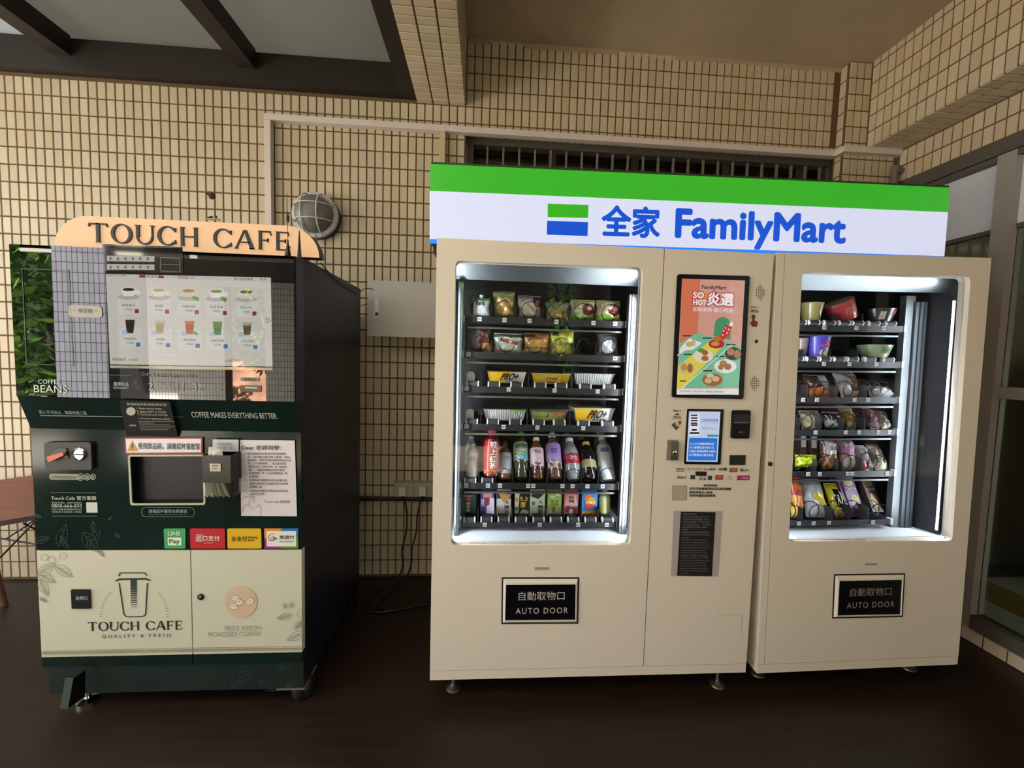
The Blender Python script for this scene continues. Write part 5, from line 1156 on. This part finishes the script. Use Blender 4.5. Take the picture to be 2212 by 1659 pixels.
carton('white soy milk carton with golden beans and navy corner', 1072, 1103, 1053, 1116, 'c9cbc6', [([(-.98, .62), (.98, .62), (.98, .838), (-.98, .838)], '1f2a5a'), ([(-.8, .82), (.98, .76), (.6, .58), (-.1, .5)], 'b9914a')], words=(('大', '1d1d1d', .1, .72, .44, .56), ('醇', '1d1d1d', .1, .72, .28, .40), ('豆', '1d1d1d', .1, .72, .12, .24)))
carton('black and white carton with gold 5.3 figures on the bottom shelf', 1111, 1142, 1053, 1111, '22201e', [([(-.98, .0), (-.45, .0), (-.35, .838), (-.98, .838)], 'c4c4bc'), (ell(-.72, .55, .22, .08), 'b08a3a'), (ell(-.72, .22, .22, .08), '4a7a4a'), ([(-.4, .02), (.98, .02), (.98, .12), (.2, .2)], 'b9ae8a')], words=(('5.3', 'c9a83a', -.25, .75, .52, .66), ('厚', 'c9a83a', -.2, .55, .26, .46)), top='3a3834')
carton('pale green white soy milk carton with black beans', 1144, 1176, 1053, 1115, 'bccbb4', [([(-.98, .70), (-.5, .838), (.98, .838), (.6, .72), (.1, .6)], '2c302c'), (ell(-.55, .45, .25, .07), '55605a')], words=(('大', '1d1d1d', .1, .72, .44, .56), ('醇', '1d1d1d', .1, .72, .28, .40), ('豆', '1d1d1d', .1, .72, .12, .24)))
carton('light green milk tea carton with a small drink picture', 1182, 1212, 1053, 1112, '8fae58', [(full(.02, .22), 'b5bd9a'), (ell(-.1, .2, .25, .13), '8a6a48'), (ell(-.3, .66, .35, .05), 'c9d8b0'), (ell(.4, .74, .35, .05), 'c9d8b0')], words=(('開心果', '2f4a24', -.5, .5, .46, .54), ('奶茶', '2f4a24', -.5, .5, .35, .44)), top='6f9a44')
carton('pink lychee oolong carton with lychee fruit picture', 1218, 1248, 1053, 1110, 'b56a7e', [([(-.98, .3), (.98, .3), (.6, .7), (-.6, .7)], 'd0a8a0'), (ell(-.4, .18, .42, .13), '7a3040'), (ell(.35, .14, .42, .13), '8a3a48'), (ell(0, .1, .3, .1), 'd8c4c0')], words=(('荔枝', '3a1a22', -.4, .4, .58, .68), ('烏龍', '3a1a22', -.4, .4, .44, .55)), top='b84a70')
carton('blue mango drink carton with red yellow mangoes', 1256, 1289, 1054, 1116, '3a7ac0', [(full(.02, .2), 'd8a82a'), (ell(-.2, .62, .5, .15), 'd06a34'), (ell(.2, .52, .55, .16), 'd99a2a'), (ell(0, .38, .5, .12), 'c8502c')], words=(('芒果汁', 'e8dcc8', -.55, .75, .44, .54),))
bottle('small clear bottle of pale green drink at the right of the bottom shelf', 1294, 1317, 1057, 1108, '8f9a86', 'a9b09c', 'a9b27a', (.08, .75), prof='square', tilt=.05, Y=-.79)

# goods of the right machine
def cup(label, uL, uR, vT, vB, col, lidc, Y=-.80, tilt=0., roll=0., deco=(), words=(), bt=.72, group='instant noodle cups in the right vending machine'):
    b, wd, h = spot(uL, uR, vT, vB, Y, tilt); r_ = good('noodle_cup', label, 'noodle cup', b, tilt, group, roll); R0 = wd / 2
    MB().lathe([(bt * R0, 0), ((bt + .02) * R0, .004), (.97 * R0, h * .94), (1.0 * R0, h * .95), (1.0 * R0, h * .98)], 24).build('cup_body', M('cup_%s' % col, col, .3, coat=.4), r_, True)
    MB().lathe([(.96 * R0, h * .975), (.96 * R0, h * .99), (.2 * R0, h)], 24).build('lid', M('lid_%s' % lidc, lidc, .3), r_, True)
    rad = lambda z: (bt + (1 - bt) * z) * R0
    for pts, c in deco:
        mb = MB(); mb.poly(pts, 0, .0004); mb.v = [(x * R0, y_ - math.sqrt(max((rad(z) * 1.01) ** 2 - (x * R0) ** 2, 0)) - .0006, z * h) for x, y_, z in mb.v]; mb.build('printed_panel', ink(c, .35), r_)
    for t_, c, x0, x1, z0, z1 in words:
        mb = MB(); put_text(mb, t_, x0, x1, z0, z1, 0, .02); mb.v = [(x * R0, -math.sqrt(max((rad(z) * 1.01) ** 2 - (x * R0) ** 2, 0)) - .0016, z * h) for x, y_, z in mb.v]; mb.build('lettering', ink(c), r_)
    return r_
cup('clear yellow noodle bowl at the left end of the top shelf', 1731, 1772, 654, 696, '8a8350', 'a8a070')
cup('red noodle bowl lying tipped on the top shelf', 1795, 1852, 648, 690, 'a03a3c', 'c9b8a8', Y=-.78, roll=math.radians(-28), bt=.8, words=(('拉麵', 'c47a6a', -.4, .4, .3, .7),))
cup('black noodle bowl with barcode on the top shelf', 1866, 1923, 668, 698, '24211f', '8c2a2c', deco=([[(-.55, .2), (-.25, .2), (-.25, .75), (-.55, .75)], 'b9b4ac'],), words=(('辛', 'b02a2c', .2, .6, .45, .85),))
cup('purple noodle cup with red lettering and a noodle picture', 1739, 1786, 726, 772, '3f3a9a', '9aa0b0', deco=((ell(.15, .22, .5, .2), 'c9c48a'), (ell(.2, .2, .3, .12), '9a9a3a')), words=(('CUP', 'd05a5a', -.1, .5, .66, .82), ('NOODLE', 'd05a5a', -.35, .6, .46, .62)), bt=.74)
cup('grey noodle cup cut off by the door edge left of the purple cup', 1717, 1742, 730, 770, '7a6f6a', 'a09a94', bt=.74)
cup('pale green noodle bowl at the right of the second shelf', 1857, 1916, 745, 772, '8aa07a', 'b0b4a0', words=(('麵', '4a6a3c', -.3, .3, .3, .8),))
gr = 'snack packets in the right vending machine'
bag('brown and white biscuit packet with orange base leaning on the third shelf', 1748, 1800, 812, 857, ['a9a4a2', '4a2a20', 'b0683a'], lambda u, v_: 2 if v_ < .32 and u < .75 else (1 if u < .5 else 0), tilt=.5, seed=21, group=gr)
bag('silver packet with brown panel leaning in the middle of the third shelf', 1816, 1864, 806, 857, ['a8a9ad', '7a5630', 'c4c6c8'], lambda u, v_: 1 if .45 < u < .9 and .15 < v_ < .8 else (2 if v_ < .4 else 0), tilt=.5, seed=22, group=gr)
bag('low silver packet lying at the right of the third shelf', 1879, 1934, 836, 857, ['a4a8ac', '6a665c'], lambda u, v_: 1 if v_ > .6 else 0, tilt=.6, seed=23, group=gr)
bag('cream packet with purple lettering at the left of the fourth shelf', 1732, 1776, 889, 928, ['bdb898', '6a5a9a'], lambda u, v_: 1 if u > .8 and v_ < .15 else 0, tilt=.35, seed=24, words=(('豆酥', '4a3a7a', .4, .8, .6, .85),), group=gr)
bag('dark packet with white lower half on the fourth shelf', 1781, 1817, 892, 924, ['b4bac8', '1d1618'], lambda u, v_: 1 if v_ > .5 else 0, tilt=.35, seed=25, group=gr)
bag('white and golden noodle snack packet in the middle of the fourth shelf', 1829, 1857, 878, 929, ['bcb9b4', 'a9863a', 'b0604a'], lambda u, v_: 1 if .25 < v_ < .7 else (2 if v_ < .1 and u > .6 else 0), tilt=.55, seed=26, group=gr)
bag('pink striped packet beside the brown one on the fourth shelf', 1880, 1899, 884, 926, ['9a5a78', 'c4a8a0', '4a342c'], lambda u, v_: 1 if v_ < .25 else (2 if u < .12 else 0), tilt=.55, seed=27, group=gr)
bag('grey packet rightmost on the fourth shelf', 1903, 1924, 888, 926, ['7a7468', 'a09c94'], lambda u, v_: 1 if v_ < .2 else 0, tilt=.55, seed=28, group=gr)
bag('neon yellow candy packet at the left of the fifth shelf', 1717, 1764, 984, 1008, ['c4d62a', '8f9a20'], lambda u, v_: 1 if v_ < .3 and .2 < u < .9 else 0, tilt=.1, seed=29, words=(('QQ糖', '6a7416', .2, .8, .1, .4),), group=gr)
bag('brown nut packet with white label and red square on the fifth shelf', 1773, 1807, 950, 1015, ['5a3a2c', 'c4c6cc', '8a5a30', 'b8343a'], lambda u, v_: (3 if u > .68 and v_ > .88 else 1) if v_ > .55 and .12 < u < .95 else (2 if v_ < .5 and .1 < u < .9 else 0), tilt=.12, seed=30, words=(('堅果', '2a2a2e', .3, .8, .68, .8),), group=gr)
bag('pink and white packet in the middle of the fifth shelf', 1818, 1852, 950, 1015, ['b9aab0', 'a86a9a', 'c4bcc0'], lambda u, v_: 1 if .45 < v_ < .8 else (2 if v_ < .3 else 0), tilt=.3, seed=31, group=gr)
bag('grey packet with red and white corner on the fifth shelf', 1858, 1887, 964, 1016, ['9a9496', 'a8343a', 'c9c6c4', '1d1a1a'], lambda u, v_: 1 if v_ < .3 and u < .5 else (2 if v_ < .2 or v_ > .88 else (3 if .55 < v_ < .8 and u > .5 else 0)), tilt=.5, seed=32, group=gr)
bag('olive and white packet rightmost on the fifth shelf', 1890, 1918, 961, 1015, ['7c7a64', 'b9b49a', '3a3a2c'], lambda u, v_: 1 if v_ < .25 or v_ > .85 else (2 if abs(v_ - .4) < .05 else 0), tilt=.5, seed=33, group=gr)
for k, (u0, u1, lb) in enumerate(((1728, 1743, 'brown box with white label at the back left of the fifth shelf'), (1750, 1766, 'brown box with white label behind the neon yellow packet'))):
    b, wd, h = spot(u0, u1, 938 + k * 4, 985, -.74); r_ = good('snack_box', lb, 'snack box', b, .1, gr)
    MB().box(-wd / 2, wd / 2, 0, .05, 0, h).build('box_body', ink('4a342c'), r_); MB().box(-wd * .3, wd * .35, -.0015, 0, h * .4, h * .95).build('label_patch', ink('b9bcc4'), r_)
bag('orange red crisp packet cut by the left edge of the bottom shelf', 1709, 1734, 1034, 1118, ['b0522c', 'c98a4a', 'd8b84a', '8a2c20'], lambda u, v_: 2 if v_ < .3 and u < .4 else (1 if .3 < v_ < .6 else (3 if .6 < v_ < .75 else 0)), tilt=.2, seed=34, group=gr)
bag('large pale grey packet with yellow stripes on the bottom shelf', 1741, 1793, 1036, 1117, ['aab0b6', 'c9bc2c', '8a9096'], lambda u, v_: 1 if (abs(v_ - .52) < .09 and u > .4) or (v_ < .45 and abs(u - .72 + .3 * (v_ - .3)) < .1) else (2 if v_ > .85 else 0), tilt=.45, seed=35, group=gr)
bag('bright yellow and black snack packet in the middle of the bottom shelf', 1802, 1832, 1046, 1121, ['c4b824', '15130f', '9a7a44', 'a89a3a'], lambda u, v_: 1 if .25 < u < .75 and .3 < v_ < .85 else (2 if v_ < .25 else 0), tilt=.5, seed=36, group=gr)
def tallbox(label, uL, uR, vT, vB, c, deco, words, tilt=.5, Y=-.80):
    b, wd, h = spot(uL, uR, vT, vB, Y, tilt); r_ = good('snack_box', label, 'snack box', b, tilt, gr)
    MB().box(-wd / 2, wd / 2, 0, .045, 0, h).build('box_body', M('card_%s' % c, c, .35), r_)
    for k, (pts, c_2) in enumerate(deco): mb = MB(); mb.poly([(x * wd / 2, z * h) for x, z in pts], -.0003 * (k + 1), .0005); mb.build('printed_panel', ink(c_2, .35), r_)
    for t_, c_2, x0, x1, z0, z1 in words: mb = MB(); put_text(mb, t_, x0 * wd / 2, x1 * wd / 2, z0 * h, z1 * h, -.003, .02); mb.build('lettering', ink(c_2), r_)
tallbox('purple crisp box with yellow emblem leaning on the bottom shelf', 1843, 1871, 1031, 1114, '4f2a6a', [(ell(0, .86, .7, .1), 'c4a84a'), (ell(.2, .42, .6, .13), 'b9a850'), (ell(.1, .28, .7, .1), 'c0b4c4')], (('TASTY', 'd8ccd8', -.8, .8, .64, .72),))
tallbox('dark brown crisp box with tan emblem rightmost on the bottom shelf', 1886, 1910, 1036, 1106, '2c2018', [(ell(0, .88, .7, .1), '8a7248'), (ell(0, .36, .6, .22), '9a7c50')], (('CRISP', 'a89c8a', -.8, .8, .66, .73),))
tallbox('second purple crisp box behind the leaning purple one', 1826, 1843, 1026, 1090, '3f2254', [(ell(0, .8, .7, .1), '9a843a')], (), Y=-.77)

# ------------------------------------------------------------------ fittings on the wall
trk = M('pinkish_white_trunking', 'cabfb9', .5, bump=(200, .1))
t = thing('cable_trunking', 'pale plastic cable trunking boxed around the wall above the barred window', 'trunking', (1.48, 0, 1.9))
o0 = Vector((1.48, 0, 1.9))
def wb(mb, x0, x1, y0, y1, z0, z1, o_): return mb.box(x0 - o_.x, x1 - o_.x, y0 - o_.y, y1 - o_.y, z0 - o_.z, z1 - o_.z)
wb(MB(), 1.463, 1.499, -.042, -.002, 1.6, 2.835, o0).build('vertical_duct', trk, t)
wb(MB(), 1.463, 5.062, -.042, -.002, 2.837, 2.872, o0).build('long_duct', trk, t)
wb(MB(), 5.055, 5.092, -.106, -.002, 2.837, 2.873, o0).build('corner_duct', trk, t)
wb(MB(), 5.094, 5.455, -.108, -.068, 2.837, 2.875, o0).build('end_duct', trk, t)
wb(MB(), 3.567, 3.569, -.0425, -.042, 2.838, 2.871, o0).build('duct_joint', M('joint_dark', '7a6f68', .8), t)
o1 = Vector((2.51, 0, 1.95))
t = thing('cable_duct', 'short cream upright duct dropping behind the lit shop sign', 'duct', tuple(o1))
wb(MB(), 2.496, 2.531, -.042, -.002, 1.9, 2.836, o1).build('duct_cover', M('cream_duct', 'b9a98a', .5), t)
wb(MB(), 2.500, 2.527, -.0405, -.004, 2.8365, 2.8368, o1).build('duct_cap', M('joint_dark', '7a6f68', .8), t)
# caged bulkhead lamp
lo = Vector((1.765, 0, 2.29)); lp = thing('bulkhead_lamp', 'round grey caged wall lamp with dusty dome above the coffee machine', 'wall lamp', tuple(lo))
MB().lathe([(.132, 0), (.134, .02), (.128, .045)], 28, (0, 0, 0), 'y').build('back_plate', M('lamp_dark', '2c2a2a', .6), lp, True)
gm = M('lamp_grey', 'b4b5ba', .6, bump=(80, .4))
MB().lathe([(.118, .04), (.134, .044), (.134, .070), (.118, .074)], 28, (0, 0, 0), 'y').build('cage_ring', gm, lp, True)
MB().lathe([(.115, .05), (.112, .08), (.10, .115), (.075, .142), (.04, .156), (.012, .16)], 28, (0, 0, 0), 'y').build('glass_dome', M('dusty_glass', '6f6a62', .35, vary=(12, .1)), lp, True)
prof_y = lambda r: -(.066 + .098 * math.sqrt(max(0, 1 - (r / .125) ** 2)))
for off, ax in ((-.045, 0), (.045, 0), (-.045, 1), (.045, 1)):
    pts = []
    for k in range(-10, 11):
        s_ = k / 10 * math.sqrt(.125 ** 2 - off ** 2); r = math.hypot(s_, off); a = (off, s_) if ax == 0 else (s_, off)
        pts.append((a[0], prof_y(r) - .006, a[1]))
    MB().tube(pts, .0042, 6).build('cage_bar', gm, lp)
for a in (30, 150, 270): MB().lathe([(.010, .07), (.008, .08)], 10, (.127 * math.cos(math.radians(a)), 0, .127 * math.sin(math.radians(a))), 'y').build('screw_lug', gm, lp, True)
# grey junction box
bo = Vector((2.105, -.15, 1.57)); jb = thing('junction_box', 'plain grey steel wall cabinet with a small white handle', 'cabinet', tuple(bo))
MB().box(.008, .50, .004, .148, .006, .32).build('box_body', M('box_grey', '7c7872', .5), jb)
dr = MB().box(0, .51, -.012, .003, 0, .328).build('box_door', M('box_door_grey', 'b2ada6', .42, bump=(300, .05)), jb)
q_ = Frame(jb); x0, x1, z0, z1 = q_.rect(808, 645, 821, 687, -.163)
MB().poly(rr(x0, x1, z0, z1, .012), -.012, .006).build('handle_plate', M('handle_white', 'c6c2c2', .4), dr)
MB().poly(rr(x0 + .009, x1 - .009, z0 + .035, z1 - .012, .004), -.018, .004).build('handle_lever', M('handle_pale', 'd8d4d2', .35), dr)
MB().poly([(x0 + .008, z0 + .014), (x1 - .008, z0 + .014), (x1 - .008, z0 + .032), (x0 + .008, z0 + .032)], -.018, .002).build('red_tab', ink('5a1c18'), dr)
# sockets, plugs and cords
so = Vector((2.24, 0, .548)); sk = thing('socket_strip', 'dim wall socket strip low between the coffee machine and the vending machine', 'socket', tuple(so))
MB().box(0, .38, -.03, .0, 0, .10).build('socket_box', M('socket_box', '9a9486', .6), sk)
for k in range(3): MB().box(.008 + .125 * k, .125 + .125 * k, -.034, -.03, .008, .092).build('cover_plate', M('cover_plate', 'a8a294', .5), sk)
for k, (x, lb) in enumerate(((2.30, 'white plug in the left socket, its black cord looping on the floor'), (2.427, 'white plug in the right socket, its black cord looping on the floor'))):
    pg = thing('power_plug', lb, 'plug', (x, -.034, .565))
    MB().box(-.021, .021, -.03, .0, 0, .054).build('plug_body', M('plug_white', 'd8d4ca', .5), pg); MB().cyl((0, -.015, -.02), .006, .02, 'z', 10).build('strain_relief', blackp, pg, True)
    us = [(872, 1075), (879, 1110), (877, 1150), (868, 1190), (870, 1220), (858, 1250)] if k == 0 else [(911, 1078), (902, 1110), (899, 1150), (890, 1185), (888, 1220), (872, 1255)]
    P = [at(u, v_, Y=-.05 - .012 * i) for i, (u, v_) in enumerate(us)]
    fl_ = [(820, 1275), (790, 1305), (790, 1318), (830, 1322), (925, 1305)] if k == 0 else [(845, 1275), (822, 1298), (818, 1312), (850, 1318), (925, 1300)]
    P += [at(u, v_, Z=.006) for u, v_ in fl_]
    MB().tube([pg.matrix_basis.inverted() @ q for q in curve_pts(P, 6)], .005, 6).build('power_cord', M('cord_black', '0b0908', .5), pg)
tag(MB().tube([(.9, -.02, .535), (2.62, -.02, .535)], .012, 10).build('wall_pipe', M('pipe_dark', '2a231b', .5), None, True), 'dark horizontal pipe along the wall under the socket strip', 'pipe')
# drain elbow by the corner
P = [(5.46, -.11, 2.735), (5.435, -.11, 2.735), (5.418, -.11, 2.728), (5.41, -.11, 2.71), (5.408, -.11, 2.0)]
tag(MB().tube(curve_pts(P, 4), .02, 12).build('drain_pipe', M('pipe_grey', '6a625c', .5), None, True), 'short grey drain elbow at the tiled corner above the right machine', 'pipe')
# bracket holes in the tiles
h_ = thing('wall_anchor', 'rusty upper anchor bolt left in the tiles above the coffee machine', 'bolt', tuple(at(458, 424, Y=0)))
MB().lathe([(.020, .0), (.016, .006)], 12, (0, 0, 0), 'y').build('washer', M('rust_dark', '2c2018', .9), h_); MB().tube([(0, -.004, 0), (-.02, -.02, .01)], .008, 8).build('bolt', M('rust', '55483a', .8), h_)
h_ = thing('wall_anchor', 'broken lower bracket stub left on the tiles above the amber sign', 'bracket', tuple(at(462, 471, Y=0)))
MB().box(-.05, .035, -.012, 0, -.012, -.006).build('stub', M('stub_pale', 'a89c84', .8), h_); MB().poly([(-.045, -.004), (-.012, -.005), (-.008, .010), (-.03, .004)], .0, .006).build('rust_flake', M('rust_dark', '2c2018', .9), h_); MB().lathe([(.009, 0), (.007, .006)], 10, (.012, 0, .006), 'y').build('plug_hole', M('rust', '55483a', .8), h_)
# low chair at the left edge
ch = thing('dowel_leg_chair', 'brown wooden seat on dowel legs with crossed black wires at the left edge', 'chair', (.0, -.2, 0))
fo = Frame(ch); wood = M('brown_seat_wood', '6a3f2a', .45, vary=(6, .15, (1, 8, 1)))
c0, c1 = fo.inv @ at(-40, 1133, Y=-.34), fo.inv @ at(78, 1113, Y=-.30); d0, d1 = fo.inv @ at(-40, 1042, Y=-.07), fo.inv @ at(78, 1026, Y=-.04)
up_ = Vector((0, -.01, .02))
MB().add([tuple(c0), tuple(c1), tuple(d1), tuple(d0), tuple(c0 - up_), tuple(c1 - up_), tuple(d1 - up_), tuple(d0 - up_)], [(0, 1, 2, 3), (7, 6, 5, 4), (4, 5, 1, 0), (5, 6, 2, 1), (6, 7, 3, 2), (7, 4, 0, 3)]).build('seat', wood, ch)
MB().add([tuple(c0 + Vector((0, -.004, .002))), tuple(c1 + Vector((0, -.004, .002))), tuple(c1 + Vector((0, -.004, -.026))), tuple(c0 + Vector((0, -.004, -.026))), tuple(c0), tuple(c1), tuple(c1 + Vector((0, 0, -.026))), tuple(c0 + Vector((0, 0, -.026)))], [(3, 2, 1, 0), (0, 1, 5, 4), (1, 2, 6, 5), (2, 3, 7, 6), (3, 0, 4, 7)]).build('seat_edge', M('seat_edge_dark', '2c170d', .5), ch)
lw = M('dowel_wood', '6a4a36', .45)
for fx, fy, tx, ty in ((.155, -.07, .10, -.10), (-.15, -.06, -.08, -.09), (.62, -.06, .40, -.09), (.58, .14, .4, .10)):
    MB().tube([(fx, fy, 0), (tx, ty, .475)], [.014, .02], 12).build('leg', lw, ch, True)
pw = lambda u, v_, Y_: fo.inv @ at(u, v_, Y=Y_)
for a, b_ in (((0, 1163, -.27), (80, 1176, -.25)), ((0, 1205, -.29), (80, 1122, -.25)), ((12, 1165, -.25), (74, 1124, -.22)), ((50, 1130, -.24), (90, 1150, -.2))):
    MB().tube([pw(*a), pw(*b_)], .0045, 6).build('wire_brace', blackp, ch)

# ------------------------------------------------------------------ court behind the viewer: what the glass mirrors, and added light helpers
pm = bpy.data.materials.new('court_tile'); pm.use_nodes = True; nt = pm.node_tree; bs = nt.nodes['Principled BSDF']
bt_ = nt.nodes.new('ShaderNodeTexBrick'); tc = nt.nodes.new('ShaderNodeTexCoord'); mp = nt.nodes.new('ShaderNodeMapping')
bt_.offset = 0; bt_.inputs['Scale'].default_value = 1; bt_.inputs['Brick Width'].default_value = .05; bt_.inputs['Row Height'].default_value = .1; bt_.inputs['Mortar Size'].default_value = .0035; bt_.inputs['Mortar Smooth'].default_value = .1
bt_.inputs['Color1'].default_value = (*lin('cfcac4'), 1); bt_.inputs['Color2'].default_value = (*lin('c4beb8'), 1); bt_.inputs['Mortar'].default_value = (*lin('3c362e'), 1)
mp.inputs['Rotation'].default_value = (math.radians(-90), 0, 0)
nt.links.new(tc.outputs['Object'], mp.inputs['Vector']); nt.links.new(mp.outputs['Vector'], bt_.inputs['Vector']); nt.links.new(bt_.outputs['Color'], bs.inputs['Base Color']); bs.inputs['Roughness'].default_value = .4
pm2 = pm.copy(); pm2.name = 'grey_court_tile'; n_ = [n for n in pm2.node_tree.nodes if n.type == 'TEX_BRICK'][0]
n_.inputs['Color1'].default_value = (*lin('7e7d82'), 1); n_.inputs['Color2'].default_value = (*lin('757479'), 1); n_.inputs['Mortar'].default_value = (*lin('242228'), 1)
struct(MB().box(-1.54, -1.04, -4.0, -3.87, 0, 4.5).build('wall_pillar', pm2))
struct(MB().box(-2.70, -1.5, -6.7, -6.5, 0, 3.6).box(-.85, .6, -6.7, -6.5, 0, 3.6).box(-1.5, -.85, -6.7, -6.5, 2.5, 3.6).build('wall_court', pm))
struct(MB().box(-3.4, .6, -6.7, -4.4, 3.45, 3.6).box(-.9, 6.5, -8.2, -3.4, 3.42, 3.6).build('ceiling_shade_slab', conc))  # roof stretched out of view to shade the court and the right side
grd = M('court_earth', '77705f', .9, vary=(1.2, .35)); struct(MB().box(-30, 30, -30, -4.4, -.2, -.02).build('ground', grd))
struct(MB().box(5.6, 5.8, -12, -4.3, 0, 4.0).build('wall_sky_block', pm))  # added out of view to block sky light from the right
struct(MB().box(2.4, 4.1, -8.2, -8.0, 0, 3.42).build('wall_court', pm)); struct(MB().box(4.9, 5.6, -8.2, -8.0, 0, 3.42).build('wall_court', pm))  # unseen walls added behind on the right to hold back light
struct(MB().box(-30, -3.2, -4.4, 3, -.2, -.02).build('ground', grd))
struct(MB().box(-4.6, -1.7, -6.3, -4.4, -.02, -.004).box(-4.6, -3.2, -4.4, .5, -.02, -.004).build('floor_bounce_patch', M('pale_bounce', 'd6cfc3', .8, vary=(3, .06))))  # added pale patch that bounces sun up from the left, shaping the beam shadow
struct(MB().box(-3.35, -2.71, -6.7, -6.5, 0, 3.6).build('wall_dark_panel', M('court_dark_panel', '15120e', .6)))  # added dark panel, no known door; keeps the mirrored stretch beside the pillar dark
struct(MB().box(-2.7, .6, -6.5, -4.7, 2.6, 2.68).build('ceiling_soffit', M('dark_soffit', '1c1814', .8)))
struct(MB().box(-2.7, .6, -4.72, -4.7, 2.56, 2.72).build('trim_3', M('pale_fascia', 'a8a294', .7)))
for x0_, x1_, lb in ((-16.0, -3.6, 'dark clipped hedge mirrored behind the trees at the left of the coffee machine glass'), (-3.2, 6.0, 'dark clipped hedge far behind, mirrored faintly in the vending glass')):
    hd = thing('hedge', lb, 'hedge', ((x0_ + x1_) / 2, -13.0, -.02)); rn = random.Random(int(x0_ * 10)); L_ = (x1_ - x0_) / 2
    MB().box(-L_, L_, -.4, .4, 0, 4.6).build('hedge_body', M('hedge_dark', '1c2a12', .9, vary=(5, .6), bump=(20, 1.)), hd)
    mb = MB()
    for i in range(1800):
        c = Vector((rn.uniform(-L_, L_), .42 + rn.uniform(-.05, .12), rn.uniform(0, 4.7))); sz = rn.uniform(.06, .14); d1_ = Vector((rn.uniform(-1, 1), rn.uniform(-.3, 1), rn.uniform(-1, 1))).normalized(); d2_ = d1_.orthogonal().normalized()
        mb.add([c, c + d1_ * sz + d2_ * sz * .4, c + d1_ * sz * 2, c + d1_ * sz - d2_ * sz * .4], [(0, 1, 2, 3)])
    mb.build('hedge_leaves', M('leaf_35561f', '35561f', .5), hd)['kind'] = 'stuff'
bk_ = struct(MB().add([(-7, -12.4, -.02), (.5, -12.4, -.02), (.5, -10.4, -.02), (-7, -10.4, -.02), (-7, -12.4, 1.15), (.5, -12.4, 1.15), (.5, -11.2, .95), (-7, -11.2, .95)], [(3, 2, 1, 0), (4, 5, 6, 7), (0, 1, 5, 4), (1, 2, 6, 5), (2, 3, 7, 6), (3, 0, 4, 7)]).build('ground_bank', M('red_earth', '9a7058', .9, vary=(2, .4))))
leafm = [M('leaf_%s' % c, c, .5, spec=.3) for c in ('3f6422', '5f8a30', '27421a')]; bark = M('bark', '2c2119', .9)
for k, (x, y, h, s_, lb) in enumerate(((-5.0, -7.4, 3.6, 1.5, 'leafy tree mirrored at the left of the coffee machine glass'), (-8.0, -9.6, 4.4, 1.8, 'taller tree mirrored left of the tiled pillar'), (-3.3, -11.8, 3.6, 1.15, 'tree mirrored in the gap over the menu screen'),
                                     (4.3, -10.6, 3.2, .9, 'tree faintly mirrored in the right vending glass'), (8.4, -11.0, 4.5, 1.7, 'tree mirrored near the right edge of the vending glass'), (1.4, -10.6, 4.4, 1.6, 'far tree mirrored in the left vending glass'))):
    tr = thing('tree', lb, 'tree', (x, y, -.02), (0, 0, 0), 'trees of the court'); rn = random.Random(k + 50)
    MB().tube([(0, 0, 0), (.05, .02, h * .3), (-.04, .05, h * .62)], [.16, .12, .06], 10).build('trunk', bark, tr, True)
    mb = MB()
    for i in range(2600):
        a = rn.uniform(0, 6.28); rr_ = s_ * rn.random() ** .4; zz = rn.uniform(-1, 1)
        c = Vector((rr_ * math.cos(a) * math.sqrt(1 - zz * zz * .8), rr_ * math.sin(a) * math.sqrt(1 - zz * zz * .8), h * .62 + zz * s_ * 1.15)); sz = rn.uniform(.07, .17)
        d1_ = Vector((rn.uniform(-1, 1), rn.uniform(-1, 1), rn.uniform(-1, 1))).normalized(); d2_ = d1_.orthogonal().normalized()
        mb.add([c, c + d1_ * sz + d2_ * sz * .4, c + d1_ * sz * 2, c + d1_ * sz - d2_ * sz * .4], [(0, 1, 2, 3)], rn.randrange(3))
    mb.build('foliage', leafm, tr)
